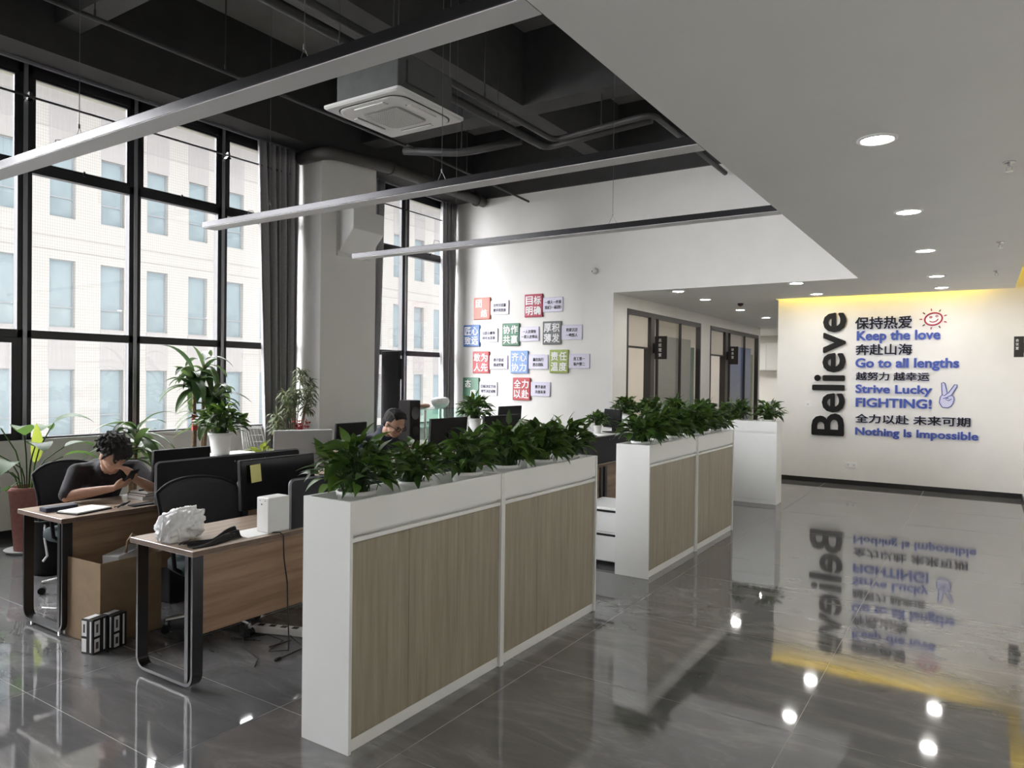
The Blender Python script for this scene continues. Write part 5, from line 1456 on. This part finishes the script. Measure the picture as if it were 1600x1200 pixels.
def neat(mb, m):
    eball(mb, m, (-0.028, 0, 0.040), (0.098, 0.084, 0.092))
    eball(mb, m, (-0.060, 0, -0.005), (0.060, 0.074, 0.070))
    rnd = random.Random(6)
    for i in range(26):
        y = -0.065+0.13*i/25
        limb(mb, [m @ Vector((-0.06, y*0.9, 0.115-3*y*y)), m @ Vector((0.01, y, 0.122-4*y*y)), m @ Vector((0.055, y*0.95, 0.098-4*y*y))], [0.010, 0.011, 0.006])
def glasses(root):
    m = HM2
    b = MB()
    for k in (-1, 1):
        b.tube([m @ Vector((0.101, k*0.033+0.025*math.cos(a), 0.008+0.017*math.sin(a))) for a in [2*PI*i/16 for i in range(17)]], 0.0024, 6)
        b.tube([m @ Vector((0.100, k*0.058, 0.012)), m @ Vector((0.05, k*0.082, 0.012)), m @ Vector((-0.01, k*0.088, 0.008))], 0.0024, 6)
    b.tube([m @ Vector((0.103, -0.009, 0.010)), m @ Vector((0.103, 0.009, 0.010))], 0.0022, 6)
    b.build('spectacles', M['bplastic'], root, smooth=True)

HM1 = frame((-5.11, 2.715, 1.075), (0.62, 0.10, -0.52), 0.12)
V = Vector
p1 = seated_person('person with tousled dark hair leaning on the desk, looking at a phone', HM1,
    V((-5.26, 2.78, 0.985)), V((-5.46, 2.82, 0.87)), V((-5.66, 2.83, 0.60)),
    V((-5.42, 2.63, 0.935)), V((-5.30, 2.50, 0.795)), V((-5.10, 2.71, 0.845)),
    V((-5.36, 3.02, 0.930)), V((-5.07, 3.02, 0.790)), V((-5.045, 2.835, 0.905)),
    [V((-5.26, 2.72, 0.54)), V((-5.26, 2.96, 0.54))], [V((-5.28, 2.72, 0.10)), V((-5.28, 2.96, 0.10))],
    [((-5.10, 2.71, 0.845), (-5.045, 2.765, 0.875), (-0.5, 0.5, -0.35), (0.15, 0.25, 0.9), -1, 0.017),
     ((-5.045, 2.835, 0.905), (-5.03, 2.785, 0.965), (0.75, 0.35, 0.1), (-0.2, -0.75, 0.3), 1, 0.016)],
    'shirt', tousled, False)
t = thing('smartphone', 'smartphone held up in the hand of the person at the second desk', 'phone', (-5.005, 2.785, 0.925))
t.rotation_euler = (0.15, 0.75, 0.35)
MB().box(-0.0045, 0.0045, -0.037, 0.037, -0.06, 0.075).build('case', M['bplastic'], t, bevel=0.003)
MB().box(-0.0055, -0.0045, -0.034, 0.034, -0.057, 0.072).build('screen', M['screen'], t)

HM2 = frame((-4.300, 4.720, 1.235), (0.80, -0.05, -0.50), 0.0)
p2 = seated_person('person with dark spectacles and navy jacket bent over behind the planters', HM2,
    V((-4.425, 4.730, 1.135)), V((-4.560, 4.730, 0.985)), V((-4.620, 4.730, 0.600)),
    V((-4.520, 4.540, 1.075)), V((-4.380, 4.450, 0.840)), V((-4.090, 4.570, 0.790)),
    V((-4.520, 4.920, 1.075)), V((-4.380, 5.010, 0.840)), V((-4.090, 4.890, 0.790)),
    [V((-4.180, 4.620, 0.540)), V((-4.180, 4.840, 0.540))], [V((-4.220, 4.620, 0.100)), V((-4.220, 4.840, 0.100))],
    [((-4.090, 4.570, 0.790), (-4.020, 4.610, 0.785), (-0.4, 0.8, 0.0), (0.5, 0.2, -0.35), 1, 0.017),
     ((-4.090, 4.890, 0.790), (-4.020, 4.850, 0.785), (0.4, 0.8, 0.0), (0.5, -0.2, -0.35), -1, 0.017)],
    'navy', neat, True, glasses)
